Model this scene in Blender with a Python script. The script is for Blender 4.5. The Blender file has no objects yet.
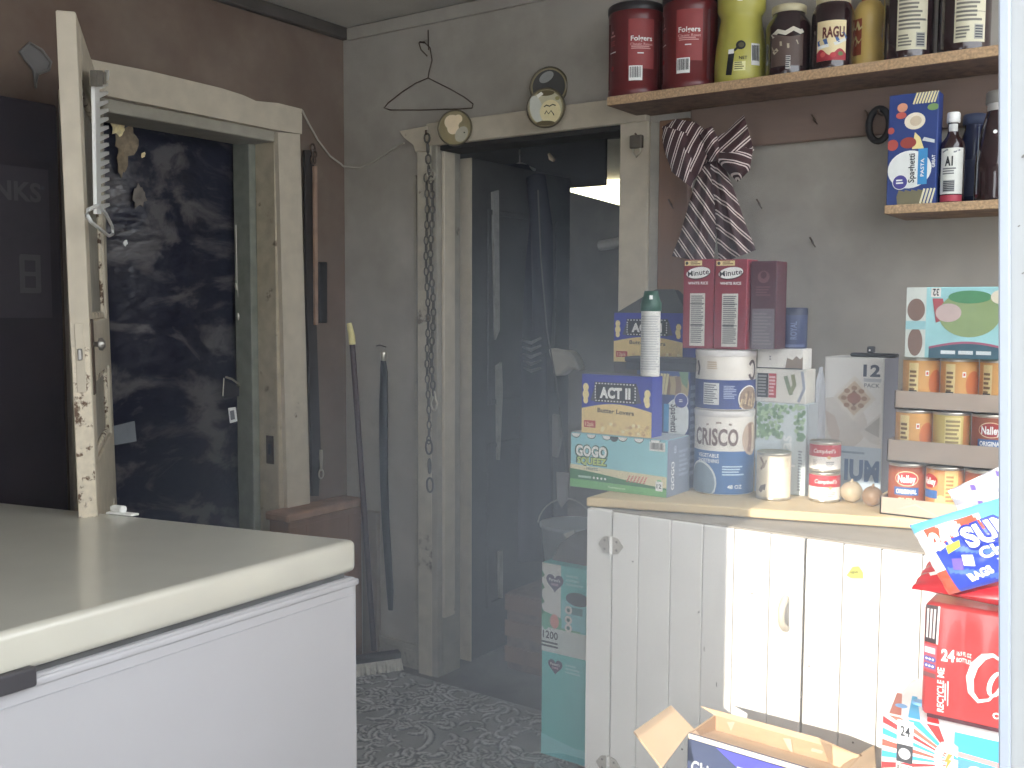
import bpy, bmesh, math, random
import numpy as np
from mathutils import Vector, Matrix
random.seed(7); np.random.seed(7)
PI = math.pi
SC = bpy.context.scene
COL = SC.collection

# ------------------------------------------------------------------ camera
F = 1000.0; HC = 1.375; YAW = math.radians(35.03); PITCH = math.atan(0.076); ROLL = math.radians(0.25)
FV = Vector((-math.sin(YAW)*math.cos(PITCH), math.cos(YAW)*math.cos(PITCH), -math.sin(PITCH)))
R0 = Vector((math.cos(YAW), math.sin(YAW), 0)); U0 = R0.cross(FV)
RV = R0*math.cos(ROLL) + U0*math.sin(ROLL); UV_ = U0*math.cos(ROLL) - R0*math.sin(ROLL)
CP = Vector((0, 0, HC))
cd = bpy.data.cameras.new('camera'); cam = bpy.data.objects.new('camera', cd); COL.objects.link(cam)
cd.sensor_width = 36; cd.lens = F/1024*36; cd.clip_start = 0.02
m4 = Matrix((RV, UV_, -FV)).transposed().to_4x4(); m4.translation = CP
cam.matrix_world = m4; SC.camera = cam

def ray(px, py): return FV + RV*((px-512)/F) + UV_*((384-py)/F)
def atx(px, py, X): d = ray(px, py); return CP + d*(X/d.x)
def aty(px, py, Y): d = ray(px, py); return CP + d*(Y/d.y)
def atz(px, py, Z): d = ray(px, py); return CP + d*((Z-HC)/d.z)
def atp(px, py, p, n): d = ray(px, py); return CP + d*((Vector(p)-CP).dot(n)/d.dot(n))
def depth(p): return (Vector(p)-CP).dot(FV)

# ------------------------------------------------------------------ materials
def lin(c):
    return tuple(((v/255)/12.92 if v/255 <= .04045 else ((v/255+.055)/1.055)**2.4) for v in c[:3]) + (1,)
_mats = {}
def mat(name, col, rough=.6, var=.12, scale=14, metal=0.0, spec=.5, alpha=1.0, emit=None, trans=0.0, bump=0.0, col2=None, thr=None, detail=4, soft=.06, stretch=None, coat=0.0):
    """plain procedural material: a base colour broken up by noise; col2/thr adds patches of a second colour"""
    if name in _mats: return _mats[name]
    m = bpy.data.materials.new(name); m.use_nodes = True; _mats[name] = m
    nt = m.node_tree; N = nt.nodes; L = nt.links
    b = N['Principled BSDF']; b.inputs['Roughness'].default_value = rough; b.inputs['Metallic'].default_value = metal
    b.inputs['Specular IOR Level'].default_value = spec; b.inputs['Alpha'].default_value = alpha
    b.inputs['Transmission Weight'].default_value = trans; b.inputs['Coat Weight'].default_value = coat
    tc = N.new('ShaderNodeTexCoord'); src = tc.outputs['Object']
    if stretch:
        mp = N.new('ShaderNodeMapping'); mp.inputs['Scale'].default_value = stretch; L.new(src, mp.inputs[0]); src = mp.outputs[0]
    nz = N.new('ShaderNodeTexNoise'); nz.inputs['Scale'].default_value = scale; nz.inputs['Detail'].default_value = detail; L.new(src, nz.inputs['Vector'])
    mr = N.new('ShaderNodeMapRange'); mr.inputs['From Min'].default_value = .3; mr.inputs['From Max'].default_value = .7
    mr.inputs['To Min'].default_value = 1-var; mr.inputs['To Max'].default_value = 1+var; L.new(nz.outputs['Fac'], mr.inputs['Value'])
    mx = N.new('ShaderNodeMix'); mx.data_type = 'RGBA'; mx.blend_type = 'MULTIPLY'; mx.inputs['Factor'].default_value = 1
    mx.inputs['A'].default_value = lin(col); L.new(mr.outputs[0], mx.inputs['B']); out = mx.outputs['Result']
    if col2:
        n2 = N.new('ShaderNodeTexNoise'); n2.inputs['Scale'].default_value = scale*.45; n2.inputs['Detail'].default_value = 6; n2.inputs['Roughness'].default_value = .65
        ad = N.new('ShaderNodeVectorMath'); ad.operation = 'ADD'; ad.inputs[1].default_value = (3.1, 7.7, 1.3); L.new(src, ad.inputs[0]); L.new(ad.outputs[0], n2.inputs['Vector'])
        r2 = N.new('ShaderNodeMapRange'); r2.inputs['From Min'].default_value = thr-soft; r2.inputs['From Max'].default_value = thr+soft; L.new(n2.outputs['Fac'], r2.inputs['Value'])
        m2 = N.new('ShaderNodeMix'); m2.data_type = 'RGBA'; L.new(r2.outputs[0], m2.inputs['Factor']); L.new(out, m2.inputs['A']); m2.inputs['B'].default_value = lin(col2); out = m2.outputs['Result']
    L.new(out, b.inputs['Base Color'])
    if bump:
        bp = N.new('ShaderNodeBump'); bp.inputs['Strength'].default_value = bump; bp.inputs['Distance'].default_value = .01; L.new(nz.outputs['Fac'], bp.inputs['Height']); L.new(bp.outputs[0], b.inputs['Normal'])
    if emit:
        b.inputs['Emission Color'].default_value = lin(emit[0]); b.inputs['Emission Strength'].default_value = emit[1]
    return m
def ink(r, g, b, rough=.55): return mat('ink_%d_%d_%d_%d' % (r, g, b, rough*100), (r, g, b), rough, .05, 40)
WHITE = ink(238, 238, 234); BLACK = ink(22, 22, 24); GREYINK = ink(120, 122, 126); DARKINK = ink(52, 54, 60)

def stripes_mat(name, ang, pitch, base, line):
    m = bpy.data.materials.new(name); m.use_nodes = True; nt = m.node_tree; N = nt.nodes; L = nt.links
    b = N['Principled BSDF']; b.inputs['Roughness'].default_value = .85
    tc = N.new('ShaderNodeTexCoord'); dv = N.new('ShaderNodeVectorMath'); dv.operation = 'DOT_PRODUCT'
    dv.inputs[1].default_value = (math.cos(ang)/pitch, .35/pitch, math.sin(ang)/pitch); L.new(tc.outputs['Object'], dv.inputs[0])
    fr = N.new('ShaderNodeMath'); fr.operation = 'FRACT'; L.new(dv.outputs['Value'], fr.inputs[0])
    cr = N.new('ShaderNodeValToRGB'); cr.color_ramp.interpolation = 'CONSTANT'; e = cr.color_ramp.elements
    e[0].position = 0; e[0].color = lin(base); e[1].position = .42; e[1].color = lin(line)
    for p, c in ((.53, base), (.66, line), (.77, base)):
        x = e.new(p); x.color = lin(c)
    L.new(fr.outputs[0], cr.inputs[0]); L.new(cr.outputs[0], b.inputs['Base Color'])
    return m

# ------------------------------------------------------------------ mesh accumulator
class Fr:
    """a surface patch: fn(u, v, lift) in metres, w x h metres; decals use fractions of w and h"""
    def __init__(s, fn, w, h, curved=False): s.fn = fn; s.w = w; s.h = h; s.curved = curved
    def p(s, u, v, l=0): return Vector(s.fn(min(max(u, 0), 1)*s.w, min(max(v, 0), 1)*s.h, l))
def flat(o, U, V, w, h):
    o = Vector(o); U = Vector(U).normalized(); V = Vector(V).normalized(); n = U.cross(V)
    return Fr(lambda u, v, l: o+U*u+V*v+n*l, w, h)
def front(w, h, y=0, x=0, z=0): return flat((x, y, z), (1, 0, 0), (0, 0, 1), w, h)
def side(w, d, h, z=0): return flat((w, 0, z), (0, 1, 0), (0, 0, 1), d, h)
def topf(w, d, h): return flat((0, 0, h), (1, 0, 0), (0, 1, 0), w, d)
def cyl(r, z0, h, span=3.6, c=(0, 0), rf=None):
    w = r*span
    def fn(u, v, l):
        a = (u-w/2)/r; R = (rf(z0+v) if rf else r)+l
        return (c[0]+R*math.sin(a), c[1]-R*math.cos(a), z0+v)
    return Fr(fn, w, h, True)

_tc = {}
def text_geo(s, bold):
    k = (s, bold)
    if k in _tc: return _tc[k]
    cu = bpy.data.curves.new('t', 'FONT'); cu.body = s; cu.size = 1; cu.offset = bold; cu.resolution_u = 3; cu.space_character = 1.0+bold*1.2
    o = bpy.data.objects.new('t', cu); COL.objects.link(o); dg = bpy.context.evaluated_depsgraph_get()
    me = bpy.data.meshes.new_from_object(o.evaluated_get(dg)); cap = .73
    vs = [(v.co.x/cap, v.co.y/cap) for v in me.vertices]; fs = [tuple(p.vertices) for p in me.polygons]
    x0 = min(v[0] for v in vs) if vs else 0; x1 = max(v[0] for v in vs) if vs else 1
    _tc[k] = ([(x-x0, y) for x, y in vs], fs, x1-x0)
    bpy.data.objects.remove(o); bpy.data.meshes.remove(me); bpy.data.curves.remove(cu)
    return _tc[k]

STEP = .0005
class G:
    def __init__(s): s.v = []; s.f = []; s.m = []; s.sm = []; s.mats = []; s.dk = 0
    def up(s, l): s.dk += .02; return l+s.dk
    def mi(s, m):
        if m not in s.mats: s.mats.append(m)
        return s.mats.index(m)
    def add(s, vs, fs, m, smooth=False):
        b = len(s.v); s.v += [tuple(v) for v in vs]; i = s.mi(m)
        for f in fs: s.f.append(tuple(b+k for k in f)); s.m.append(i); s.sm.append(smooth)
    def bm(s, bm, m, smooth=False):
        bm.verts.ensure_lookup_table(); bm.verts.index_update()
        big = max((f.calc_area() for f in bm.faces), default=0)*.05
        k = len(s.sm); s.add([v.co for v in bm.verts], [[v.index for v in f.verts] for f in bm.faces], m, smooth)
        if smooth:
            for i, f in enumerate(bm.faces): s.sm[k+i] = f.calc_area() < big
        bm.free()
    def box(s, x0, y0, z0, x1, y1, z1, m, bev=.002, seg=1, M=None, smooth=False):
        bm = bmesh.new(); bmesh.ops.create_cube(bm, size=1)
        for v in bm.verts: v.co = Vector(((x0+x1)/2+v.co.x*(x1-x0), (y0+y1)/2+v.co.y*(y1-y0), (z0+z1)/2+v.co.z*(z1-z0)))
        if bev: bmesh.ops.bevel(bm, geom=bm.edges[:], offset=min(bev, .45*min(abs(x1-x0), abs(y1-y0), abs(z1-z0))), segments=seg, affect='EDGES', profile=.5)
        if M: bmesh.ops.transform(bm, matrix=M, verts=bm.verts)
        s.bm(bm, m, smooth)
    def prism(s, pts, off, m, bev=0):
        """closed outline pts (3-D, planar) pushed along off"""
        bm = bmesh.new(); vs = [bm.verts.new(p) for p in pts]; f = bm.faces.new(vs)
        r = bmesh.ops.extrude_face_region(bm, geom=[f])
        for e in r['geom']:
            if isinstance(e, bmesh.types.BMVert): e.co += Vector(off)
        bmesh.ops.recalc_face_normals(bm, faces=bm.faces)
        if bev: bmesh.ops.bevel(bm, geom=bm.edges[:], offset=bev, segments=1, affect='EDGES')
        s.bm(bm, m)
    def lathe(s, prof, m, n=40, c=(0, 0), smooth=True, sx=1, sy=1, cap=True):
        vs = []; k = len(prof)
        for j in range(n):
            a = 2*PI*j/n
            for r, z in prof: vs.append((c[0]+sx*r*math.cos(a), c[1]+sy*r*math.sin(a), z))
        fs = [(j*k+i, ((j+1) % n)*k+i, ((j+1) % n)*k+i+1, j*k+i+1) for j in range(n) for i in range(k-1)]
        s.add(vs, fs, m, smooth)
        if cap:
            if prof[0][0] > 1e-4: s.add([vs[j*k] for j in range(n)], [tuple(range(n-1, -1, -1))], m)
            if prof[-1][0] > 1e-4: s.add([vs[j*k+k-1] for j in range(n)], [tuple(range(n))], m)
    def tube(s, pts, r, m, n=8, closed=False, flatten=None):
        pts = [Vector(p) for p in pts]; k = len(pts); vs = []
        rr = r if isinstance(r, (list, tuple)) else [r]*k; prev = None
        for i, p in enumerate(pts):
            if closed: t = pts[(i+1) % k]-pts[i-1]
            else: t = pts[min(i+1, k-1)]-pts[max(i-1, 0)]
            t.normalize()
            if prev is None: a = t.orthogonal().normalized()
            else: a = (prev-t*prev.dot(t)).normalized()
            prev = a; b = t.cross(a)
            for j in range(n):
                q = 2*PI*j/n; d = a*math.cos(q)+b*math.sin(q)
                if flatten: d = d-flatten[0]*d.dot(flatten[0])*flatten[1]
                vs.append(p+d*rr[i])
        fs = [(i*n+j, i*n+(j+1) % n, ((i+1) % k)*n+(j+1) % n, ((i+1) % k)*n+j) for i in range(k if closed else k-1) for j in range(n)]
        s.add(vs, fs, m, True)
        if not closed:
            s.add(vs[:n], [tuple(range(n-1, -1, -1))], m); s.add(vs[-n:], [tuple(range(n))], m)
    def grid(s, fn, nu, nv, m, smooth=True, pick=None, wrap=False):
        vs = [fn(i/nu, j/nv) for i in range(nu+1) for j in range(nv+1)]
        b = len(s.v); s.v += [tuple(v) for v in vs]; k = nv+1
        for i in range(nu):
            for j in range(nv):
                mm = pick((i+.5)/nu, (j+.5)/nv) if pick else m
                if mm is None: continue
                s.f.append((b+i*k+j, b+(i+1)*k+j, b+(i+1)*k+j+1, b+i*k+j+1)); s.m.append(s.mi(mm)); s.sm.append(smooth)
    # ---- print on a surface patch
    def rect(s, fr, u0, v0, u1, v1, m, l=1):
        l = s.up(l)
        n = max(1, int(abs(u1-u0)*fr.w/.004)) if fr.curved else 1
        k = max(1, int(abs(v1-v0)*fr.h/.006)) if fr.curved == 2 else 1
        vs = [fr.p(u0+(u1-u0)*i/n, v0+(v1-v0)*j/k, l*STEP) for i in range(n+1) for j in range(k+1)]; q = k+1
        s.add(vs, [(i*q+j, (i+1)*q+j, (i+1)*q+j+1, i*q+j+1) for i in range(n) for j in range(k)], m, bool(fr.curved))
    def band(s, fr, lo, hi, u0, u1, m, l=1, n=36):
        l = s.up(l)
        vs = []
        for i in range(n+1):
            u = u0+(u1-u0)*i/n; vs += [fr.p(u, lo(u), l*STEP), fr.p(u, hi(u), l*STEP)]
        s.add(vs, [(2*i, 2*i+2, 2*i+3, 2*i+1) for i in range(n)], m, bool(fr.curved))
    def ell(s, fr, cu, cv, ru, rv, m, l=1, n=28, rot=0):
        """radii as fractions of h, so ru == rv is a circle"""
        l = s.up(l)
        c, q = math.cos(rot), math.sin(rot); vs = []
        for ring in (0, .5, 1):
            for i in range(n if ring else 1):
                a = 2*PI*i/n; x = ru*fr.h*ring*math.cos(a); y = rv*fr.h*ring*math.sin(a)
                vs.append(fr.p(cu+(x*c-y*q)/fr.w, cv+(x*q+y*c)/fr.h, l*STEP))
        fs = [(0, 1+i, 1+(i+1) % n) for i in range(n)]+[(1+i, 1+n+i, 1+n+(i+1) % n, 1+(i+1) % n) for i in range(n)]
        s.add(vs, fs, m, bool(fr.curved))
    def poly(s, fr, pts, m, l=1):
        l = s.up(l); s.add([fr.p(u, v, l*STEP) for u, v in pts], [tuple(range(len(pts)))], m)
    def stroke(s, fr, pts, w, m, l=1):
        """polyline brush stroke; pts in fractions, w = half width (fraction of h), number or list"""
        l = s.up(l)
        k = len(pts); W = w if isinstance(w, (list, tuple)) else [w]*k
        P = [Vector((u*fr.w, v*fr.h)) for u, v in pts]; vs = []
        for i in range(k):
            t = P[min(i+1, k-1)]-P[max(i-1, 0)]; t.normalize(); n = Vector((-t.y, t.x))*W[i]*fr.h
            for q in (P[i]+n, P[i]-n): vs.append(fr.p(q.x/fr.w, q.y/fr.h, l*STEP))
        s.add(vs, [(2*i, 2*i+1, 2*i+3, 2*i+2) for i in range(k-1)], m, bool(fr.curved))
    def text(s, fr, st, cu, cv, h, m, l=2, rot=0, shear=0, bold=.02, fit=None, align='c'):
        """cap height h as a fraction of the patch height; fit = total width as a fraction of the patch width"""
        l = s.up(l); vs, fs, w = text_geo(st, bold); H = h*fr.h; sx = H
        if fit: sx = fit*(fr.w if abs(rot) < 1 or abs(rot) > 2 else fr.h)/w
        ox = {'c': -w/2, 'l': 0, 'r': -w}[align]; c, q = math.cos(rot), math.sin(rot); P = []
        for x, y in vs:
            X = (x+ox)*sx+(y-.5)*H*shear; Y = (y-.5)*H
            P.append(fr.p(cu+(X*c-Y*q)/fr.w, cv+(X*q+Y*c)/fr.h, l*STEP))
        s.add(P, fs, m)
    def lines(s, fr, u0, v0, u1, v1, n, m, l=2, ragged=.35):
        """fine print: rows of small bars"""
        for i in range(n):
            y = v1-(v1-v0)*(i+.5)/n; e = u1-(u1-u0)*ragged*random.random(); t = (v1-v0)/n*.27
            s.rect(fr, u0, y-t, e, y+t, m, l)
    def barcode(s, fr, u0, v0, u1, v1, l=2, vertical=False):
        s.rect(fr, u0, v0, u1, v1, WHITE, l); n = 13
        for i in range(n):
            if vertical:
                a = v0+(v1-v0)*(.08+.84*i/n); s.rect(fr, u0+(u1-u0)*.1, a, u1-(u1-u0)*.1, a+(v1-v0)*.84/n*random.choice((.35, .5, .7)), BLACK, l+1)
            else:
                a = u0+(u1-u0)*(.08+.84*i/n); s.rect(fr, a, v0+(v1-v0)*.2, a+(u1-u0)*.84/n*random.choice((.35, .5, .7)), v1-(v1-v0)*.08, BLACK, l+1)
    def build(s, name, parent=None, loc=None):
        me = bpy.data.meshes.new(name); me.from_pydata(s.v, [], s.f)
        for m in s.mats: me.materials.append(m)
        me.polygons.foreach_set('material_index', s.m); me.polygons.foreach_set('use_smooth', s.sm); me.update()
        o = bpy.data.objects.new(name, me); COL.objects.link(o)
        if parent: o.parent = parent
        if loc is not None: o.location = loc
        return o
def thing(name, label, cat, loc=(0, 0, 0), rz=0, group=None):
    o = bpy.data.objects.new(name, None); COL.objects.link(o); o.empty_display_size = .05
    o.location = loc; o.rotation_euler = (0, 0, rz); o['label'] = label; o['category'] = cat
    if group: o['group'] = group
    return o
def tag(o, label, cat, group=None):
    o['label'] = label; o['category'] = cat
    if group: o['group'] = group
    return o
def struct(g, name):
    o = g.build(name); o['kind'] = 'structure'; return o
def dup(root, loc, rz, label, group=None):
    r = root.copy(); COL.objects.link(r); r.location = loc; r.rotation_euler = (0, 0, rz); r['label'] = label
    if group: r['group'] = group
    for ch in list(root.children):
        c = ch.copy(); COL.objects.link(c); c.parent = r
        for gch in ch.children:
            d = gch.copy(); COL.objects.link(d); d.parent = c
    return r
def facing(p): return math.atan2(-p[0], p[1])      # turn so that the thing's front looks at the middle of the room's entrance

# ------------------------------------------------------------------ shared materials
M_plaster = mat('plaster_grey', (168, 162, 152), .9, .10, 5, col2=(150, 143, 133), thr=.56, soft=.12, bump=.05)
M_plaster_l = mat('plaster_brown', (122, 107, 94), .9, .14, 4, col2=(102, 82, 70), thr=.52, soft=.15, bump=.06)
M_ceil = mat('ceiling_paint', (186, 182, 174), .9, .08, 5, bump=.04)
M_trimwhite = mat('old_cream_paint', (194, 183, 163), .6, .08, 20, col2=(120, 104, 84), thr=.70, soft=.02)
M_trimgrey = mat('old_grey_paint', (156, 150, 136), .65, .12, 16, col2=(92, 82, 70), thr=.66, soft=.03)
M_chip = mat('chipped_cream_paint', (212, 200, 178), .65, .1, 60, col2=(96, 72, 52), thr=.57, soft=.03)
M_dark = mat('plain_dark', (40, 37, 35), .8, .2, 8)  # plain dark tone for the closet walls and the back door head
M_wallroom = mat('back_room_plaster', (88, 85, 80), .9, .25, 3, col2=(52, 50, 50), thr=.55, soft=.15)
M_brownwood = mat('brown_wood', (128, 96, 74), .7, .22, 12, stretch=(1, 1, .12))
M_particle = mat('particle_board', (176, 146, 112), .8, .3, 160, detail=2)
M_darkboard = mat('dark_shelf_board', (122, 98, 82), .8, .2, 40, col2=(92, 72, 62), thr=.6, soft=.1)
M_metal = mat('dull_steel', (150, 146, 140), .38, .15, 30, metal=.9)
M_rust = mat('rusty_steel', (92, 78, 68), .55, .3, 60, metal=.6)
M_white = mat('white_enamel', (226, 226, 226), .32, .03, 6)
M_rubber = mat('black_rubber', (26, 24, 25), .55, .15, 20)
M_card = mat('plain_cardboard', (188, 156, 122), .85, .08, 18, stretch=(1, 1, 5))
M_cardin = mat('cardboard_inside', (206, 176, 142), .85, .06, 12)
M_tin = mat('tin_metal', (196, 190, 176), .3, .06, 30, metal=.85)
M_conc = mat('worn_concrete', (112, 108, 104), .9, .15, 9, col2=(86, 82, 80), thr=.56, soft=.1, bump=.1)

XL = -2.793; YB = 2.844; CZ = 2.44; ZC = .92
# ------------------------------------------------------------------ the room
g = G(); g.box(-3.6, -1.6, -.06, 1.6, YB+.10, 0, M_conc, 0); struct(g, 'floor')
g = G(); g.box(-5.4, YB+.10, -.06, .3, 6.2, 0, M_conc, 0); struct(g, 'floor_back')
g = G(); g.box(-3.6, -.75, CZ, -.1, YB+.2, CZ+.08, M_ceil, 0); struct(g, 'ceiling')
D1a, D1b, D1z = 1.80, 2.51, 1.985        # opening of the doorway in the wall at the freezer
g = G()
for (y0, y1, z0, z1) in ((-.75, D1a, 0, CZ), (D1b, YB+.1, 0, CZ), (D1a, D1b, D1z, CZ)): g.box(XL-.16, y0, z0, XL, y1, z1, M_plaster_l, 0)
struct(g, 'wall_left')
D2a, D2b, D2z = aty(437, 400, YB-.03).x, -1.563, 1.955
g = G()
for (x0, x1, z0, z1) in ((XL, D2a, 0, CZ), (D2b, 1.6, 0, CZ), (D2a, D2b, D2z, CZ)): g.box(x0, YB, z0, x1, YB+.105, z1, M_plaster, 0)
struct(g, 'wall_back')
# entrance side, behind the viewer: unseen wall pieces shaped to bound the sun beam
BX0, BX1, BY, BZ = -.852, -.205, -.62, 2.0
g = G()
g.box(-3.6, BY-.1, 0, BX0, BY, CZ, M_plaster, 0); g.box(BX1, BY-.1, 0, .42, BY, CZ, M_plaster, 0); g.box(BX0, BY-.1, BZ, BX1, BY, CZ, M_plaster, 0)  # piece right of the doorway added to keep sun off the white door
g.box(.42, BY-.1, 2.05, 1.6, BY, CZ, M_plaster, 0)
struct(g, 'wall_front_blocker')
g = G(); g.box(1.5, BY-.1, 0, 1.6, YB+.1, 1.55, M_plaster, 0); struct(g, 'wall_right_blocker')  # unseen half-height wall, added to dim the freezer front
# back room shell
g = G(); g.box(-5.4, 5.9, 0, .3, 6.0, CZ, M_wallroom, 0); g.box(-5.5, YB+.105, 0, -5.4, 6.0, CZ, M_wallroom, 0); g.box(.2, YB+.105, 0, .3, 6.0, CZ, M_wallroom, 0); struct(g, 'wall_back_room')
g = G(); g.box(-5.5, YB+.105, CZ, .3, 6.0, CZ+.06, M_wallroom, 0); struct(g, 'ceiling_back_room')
# space behind the left doorway
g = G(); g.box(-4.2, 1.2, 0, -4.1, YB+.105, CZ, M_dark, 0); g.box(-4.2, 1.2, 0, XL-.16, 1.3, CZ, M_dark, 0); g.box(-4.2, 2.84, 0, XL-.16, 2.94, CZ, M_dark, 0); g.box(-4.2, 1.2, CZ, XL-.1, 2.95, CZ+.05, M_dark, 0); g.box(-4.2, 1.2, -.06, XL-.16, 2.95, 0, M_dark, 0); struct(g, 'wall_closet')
# cornices
g = G(); g.box(XL, -.7, CZ-.045, XL+.03, YB, CZ, mat('dark_cornice', (72, 66, 60), .8, .2, 12), .004); struct(g, 'trim_1')
g = G(); g.box(XL+.03, YB-.014, CZ-.05, 1.5, YB, CZ-.004, M_plaster, .003); struct(g, 'trim_2')

# ---- casing of the left doorway
g = G()
hdr = [aty(88, 58, 2.0)]*0
p = [atx(84, 58, XL+.03), atx(150, 71, XL+.03), atx(221, 88, XL+.03), atx(243, 95, XL+.03), atx(256, 101, XL+.03), atx(278, 103, XL+.03), atx(302, 109, XL+.03), atx(302, 134, XL+.03), atx(277, 130, XL+.03), atx(84, 91, XL+.03)]
g.prism([(XL+.03, q.y, q.z) for q in p], (-.03, 0, 0), M_trimwhite)
struct(g, 'trim_3')
g = G()
a, b = atx(278, 132, XL+.024), atx(300, 134, XL+.024); c, d = atx(313, 530, XL+.024), atx(290, 530, XL+.024)
g.prism([a, b, (c.x, c.y+(b.y-c.y)*0, 0.0), (d.x, d.y, 0.0)], (-.024, 0, 0), M_trimwhite); struct(g, 'trim_4')
g = G(); g.box(XL, D1a-.13, 0, XL+.024, D1a-.03, D1z+.02, M_trimwhite, .003); struct(g, 'trim_5')
g = G()   # reveal: two stepped jamb strips and the head
g.box(XL-.10, D1b-.022, 0, XL+.004, D1b+.02, D1z, mat('jamb_beige', (176, 164, 140), .65, .15, 20, col2=(108, 94, 76), thr=.64, soft=.03), .003)
g.box(XL-.19, D1b-.05, 0, XL-.10, D1b+.02, D1z, mat('jamb_green', (124, 126, 114), .65, .15, 20), .003)
g.box(XL-.16, D1a, D1z-.02, XL+.004, D1b, D1z+.02, M_trimgrey, .003); 
g.box(XL-.16, D1a-.02, 0, XL+.004, D1a+.015, D1z, M_trimgrey, .003)
struct(g, 'trim_6')
g = G()   # strike plate on the jamb
q = atx(284, 448, XL-.02)
g.box(XL-.06, D1b-.025, q.z-.055, XL-.02, D1b-.021, q.z+.05, M_rust, .001); g.box(XL-.047, D1b-.027, q.z-.02, XL-.033, D1b-.022, q.z+.02, BLACK, 0)
tag(g.build('strike_plate'), 'rusty strike plate on the jamb of the doorway behind the freezer', 'plate')

# ---- casing of the back doorway
g = G()
A = aty(470, 122, YB-.03); B = aty(640, 96, YB-.03)
g.box(D2a-.05, YB-.03, D2z, -1.47, YB, 2.035, M_trimwhite, .003); struct(g, 'trim_7')
g = G(); pa = aty(418, 400, YB-.03).x
g.box(pa, YB-.028, 0, D2a, YB, 1.956, M_trimgrey, .003)
g.box(pa, YB-.031, 0, pa+(D2a-pa)*.72, YB-.028, 1.956, mat('pale_post_paint', (190, 182, 164), .65, .12, 24, col2=(112, 98, 82), thr=.66, soft=.03), .001); struct(g, 'trim_8')
g = G()   # flared bracket at the top of that post
pts = [aty(399, 131, YB-.034), aty(427, 126, YB-.034), aty(427, 152, YB-.034), aty(415, 152, YB-.034), aty(413, 145, YB-.034), aty(404, 138, YB-.034)]
g.prism(pts, (0, .034, 0), M_trimwhite, .002); tag(g.build('bracket'), 'cream painted flared bracket topping the narrow post beside the chain', 'bracket')
g = G(); g.box(D2b, YB-.028, 0, -1.462, YB, D2z, M_trimwhite, .003); struct(g, 'trim_9')
g = G(); g.box(-1.462, YB-.016, 0, -1.425, YB, 1.95, mat('post_strip_grey', (172, 166, 154), .7, .1, 18), .002); struct(g, 'trim_10')
g = G(); g.box(-1.425, YB-.03, 0, -1.325, YB, 1.95, M_brownwood, .003); struct(g, 'trim_11')
g = G()   # reveals of the back doorway
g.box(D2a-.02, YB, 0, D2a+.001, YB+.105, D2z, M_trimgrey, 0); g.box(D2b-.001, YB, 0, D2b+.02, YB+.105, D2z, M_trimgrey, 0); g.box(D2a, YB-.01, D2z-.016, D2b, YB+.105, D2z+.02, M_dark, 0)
q0, q1 = atx(444, 400, D2a+.012), atx(455, 400, D2a+.012); zb = atx(450, 616, D2a+.012).z
g.box(D2a, q0.y, zb, D2a+.014, q1.y, D2z-.02, M_trimwhite, .003)
struct(g, 'trim_12')
# moulding frame low on the wall by the corner
g = G(); a = aty(378, 637, YB); b = aty(419, 646, YB)
g.box(a.x, YB-.012, a.z-.012, b.x, YB, a.z+.012, M_trimgrey, .003); g.box(b.x-.014, YB-.012, a.z+.012, b.x, YB, 1.86, M_trimgrey, .003); g.box(XL+.12, YB-.01, 0, b.x, YB, a.z-.012, M_trimgrey, .002); struct(g, 'trim_13')
# pale upright board in the corner
g = G(); a = aty(362, 510, YB-.02); b = aty(375, 510, YB-.02); g.box(a.x, YB-.022, 0, b.x+.01, YB, a.z, mat('dull_pale_board', (122, 110, 96), .8, .15, 14), .002); struct(g, 'trim_14')

# ------------------------------------------------------------------ patterned carpet (relief of leafy scrolls)
cx0, cx1, cy0, cy1 = -2.66, -1.23, 1.56, 2.78; res = .0048
nx, ny = int((cx1-cx0)/res), int((cy1-cy0)/res)
Hh = np.zeros((nx+1, ny+1)); Gv = np.zeros_like(Hh)
gx = np.linspace(cx0, cx1, nx+1)[:, None]*np.ones((1, ny+1)); gy = np.linspace(cy0, cy1, ny+1)[None, :]*np.ones((nx+1, 1))
rnd = random.Random(11)
def stamp(cx, cy, r, a0, sw, th):
    x0 = max(0, int((cx-r-th*2-cx0)/res)); x1 = min(nx+1, int((cx+r+th*2-cx0)/res)+2); y0 = max(0, int((cy-r-th*2-cy0)/res)); y1 = min(ny+1, int((cy+r+th*2-cy0)/res)+2)
    if x1 <= x0 or y1 <= y0: return
    X = gx[x0:x1, y0:y1]-cx; Y = gy[x0:x1, y0:y1]-cy
    t = ((np.arctan2(Y, X)-a0) % (2*PI))/sw; rad = np.hypot(X, Y)
    inside = (t >= 0) & (t <= 1); tt = np.clip(t, 0, 1)
    wd = th*(np.sin(PI*tt)**.6)*(.55+.45*tt)+1e-4; rr = r*(1-.35*tt)
    d = np.abs(rad-rr)/wd
    h = np.where(inside & (d < 1), np.sqrt(np.clip(1-d*d, 0, 1)), 0)*th*1.1
    gr = np.where(inside & (d >= .75) & (d < 1.55), 1.0, 0)
    sub = Hh[x0:x1, y0:y1]; gsub = Gv[x0:x1, y0:y1]; new = h > .0004
    sub[new] = h[new]; gsub[new] = 0; gsub[(gr > 0)] = 1
for k in range(46):      # big scrolls with leaves springing off them
    cx = rnd.uniform(cx0, cx1); cy = rnd.uniform(cy0, cy1); s_ = rnd.choice((1, -1)); a = rnd.uniform(0, 2*PI); R_ = rnd.uniform(.10, .17)
    for j in range(4): stamp(cx, cy, R_*(1-.22*j), a+j*.9, 2.9, .015-.0015*j)
    for j in range(6):
        b = a+j*.55; stamp(cx+math.cos(b)*R_*1.15, cy+math.sin(b)*R_*1.15, .045, b+1.2*s_, 2.4, .013)
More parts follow.
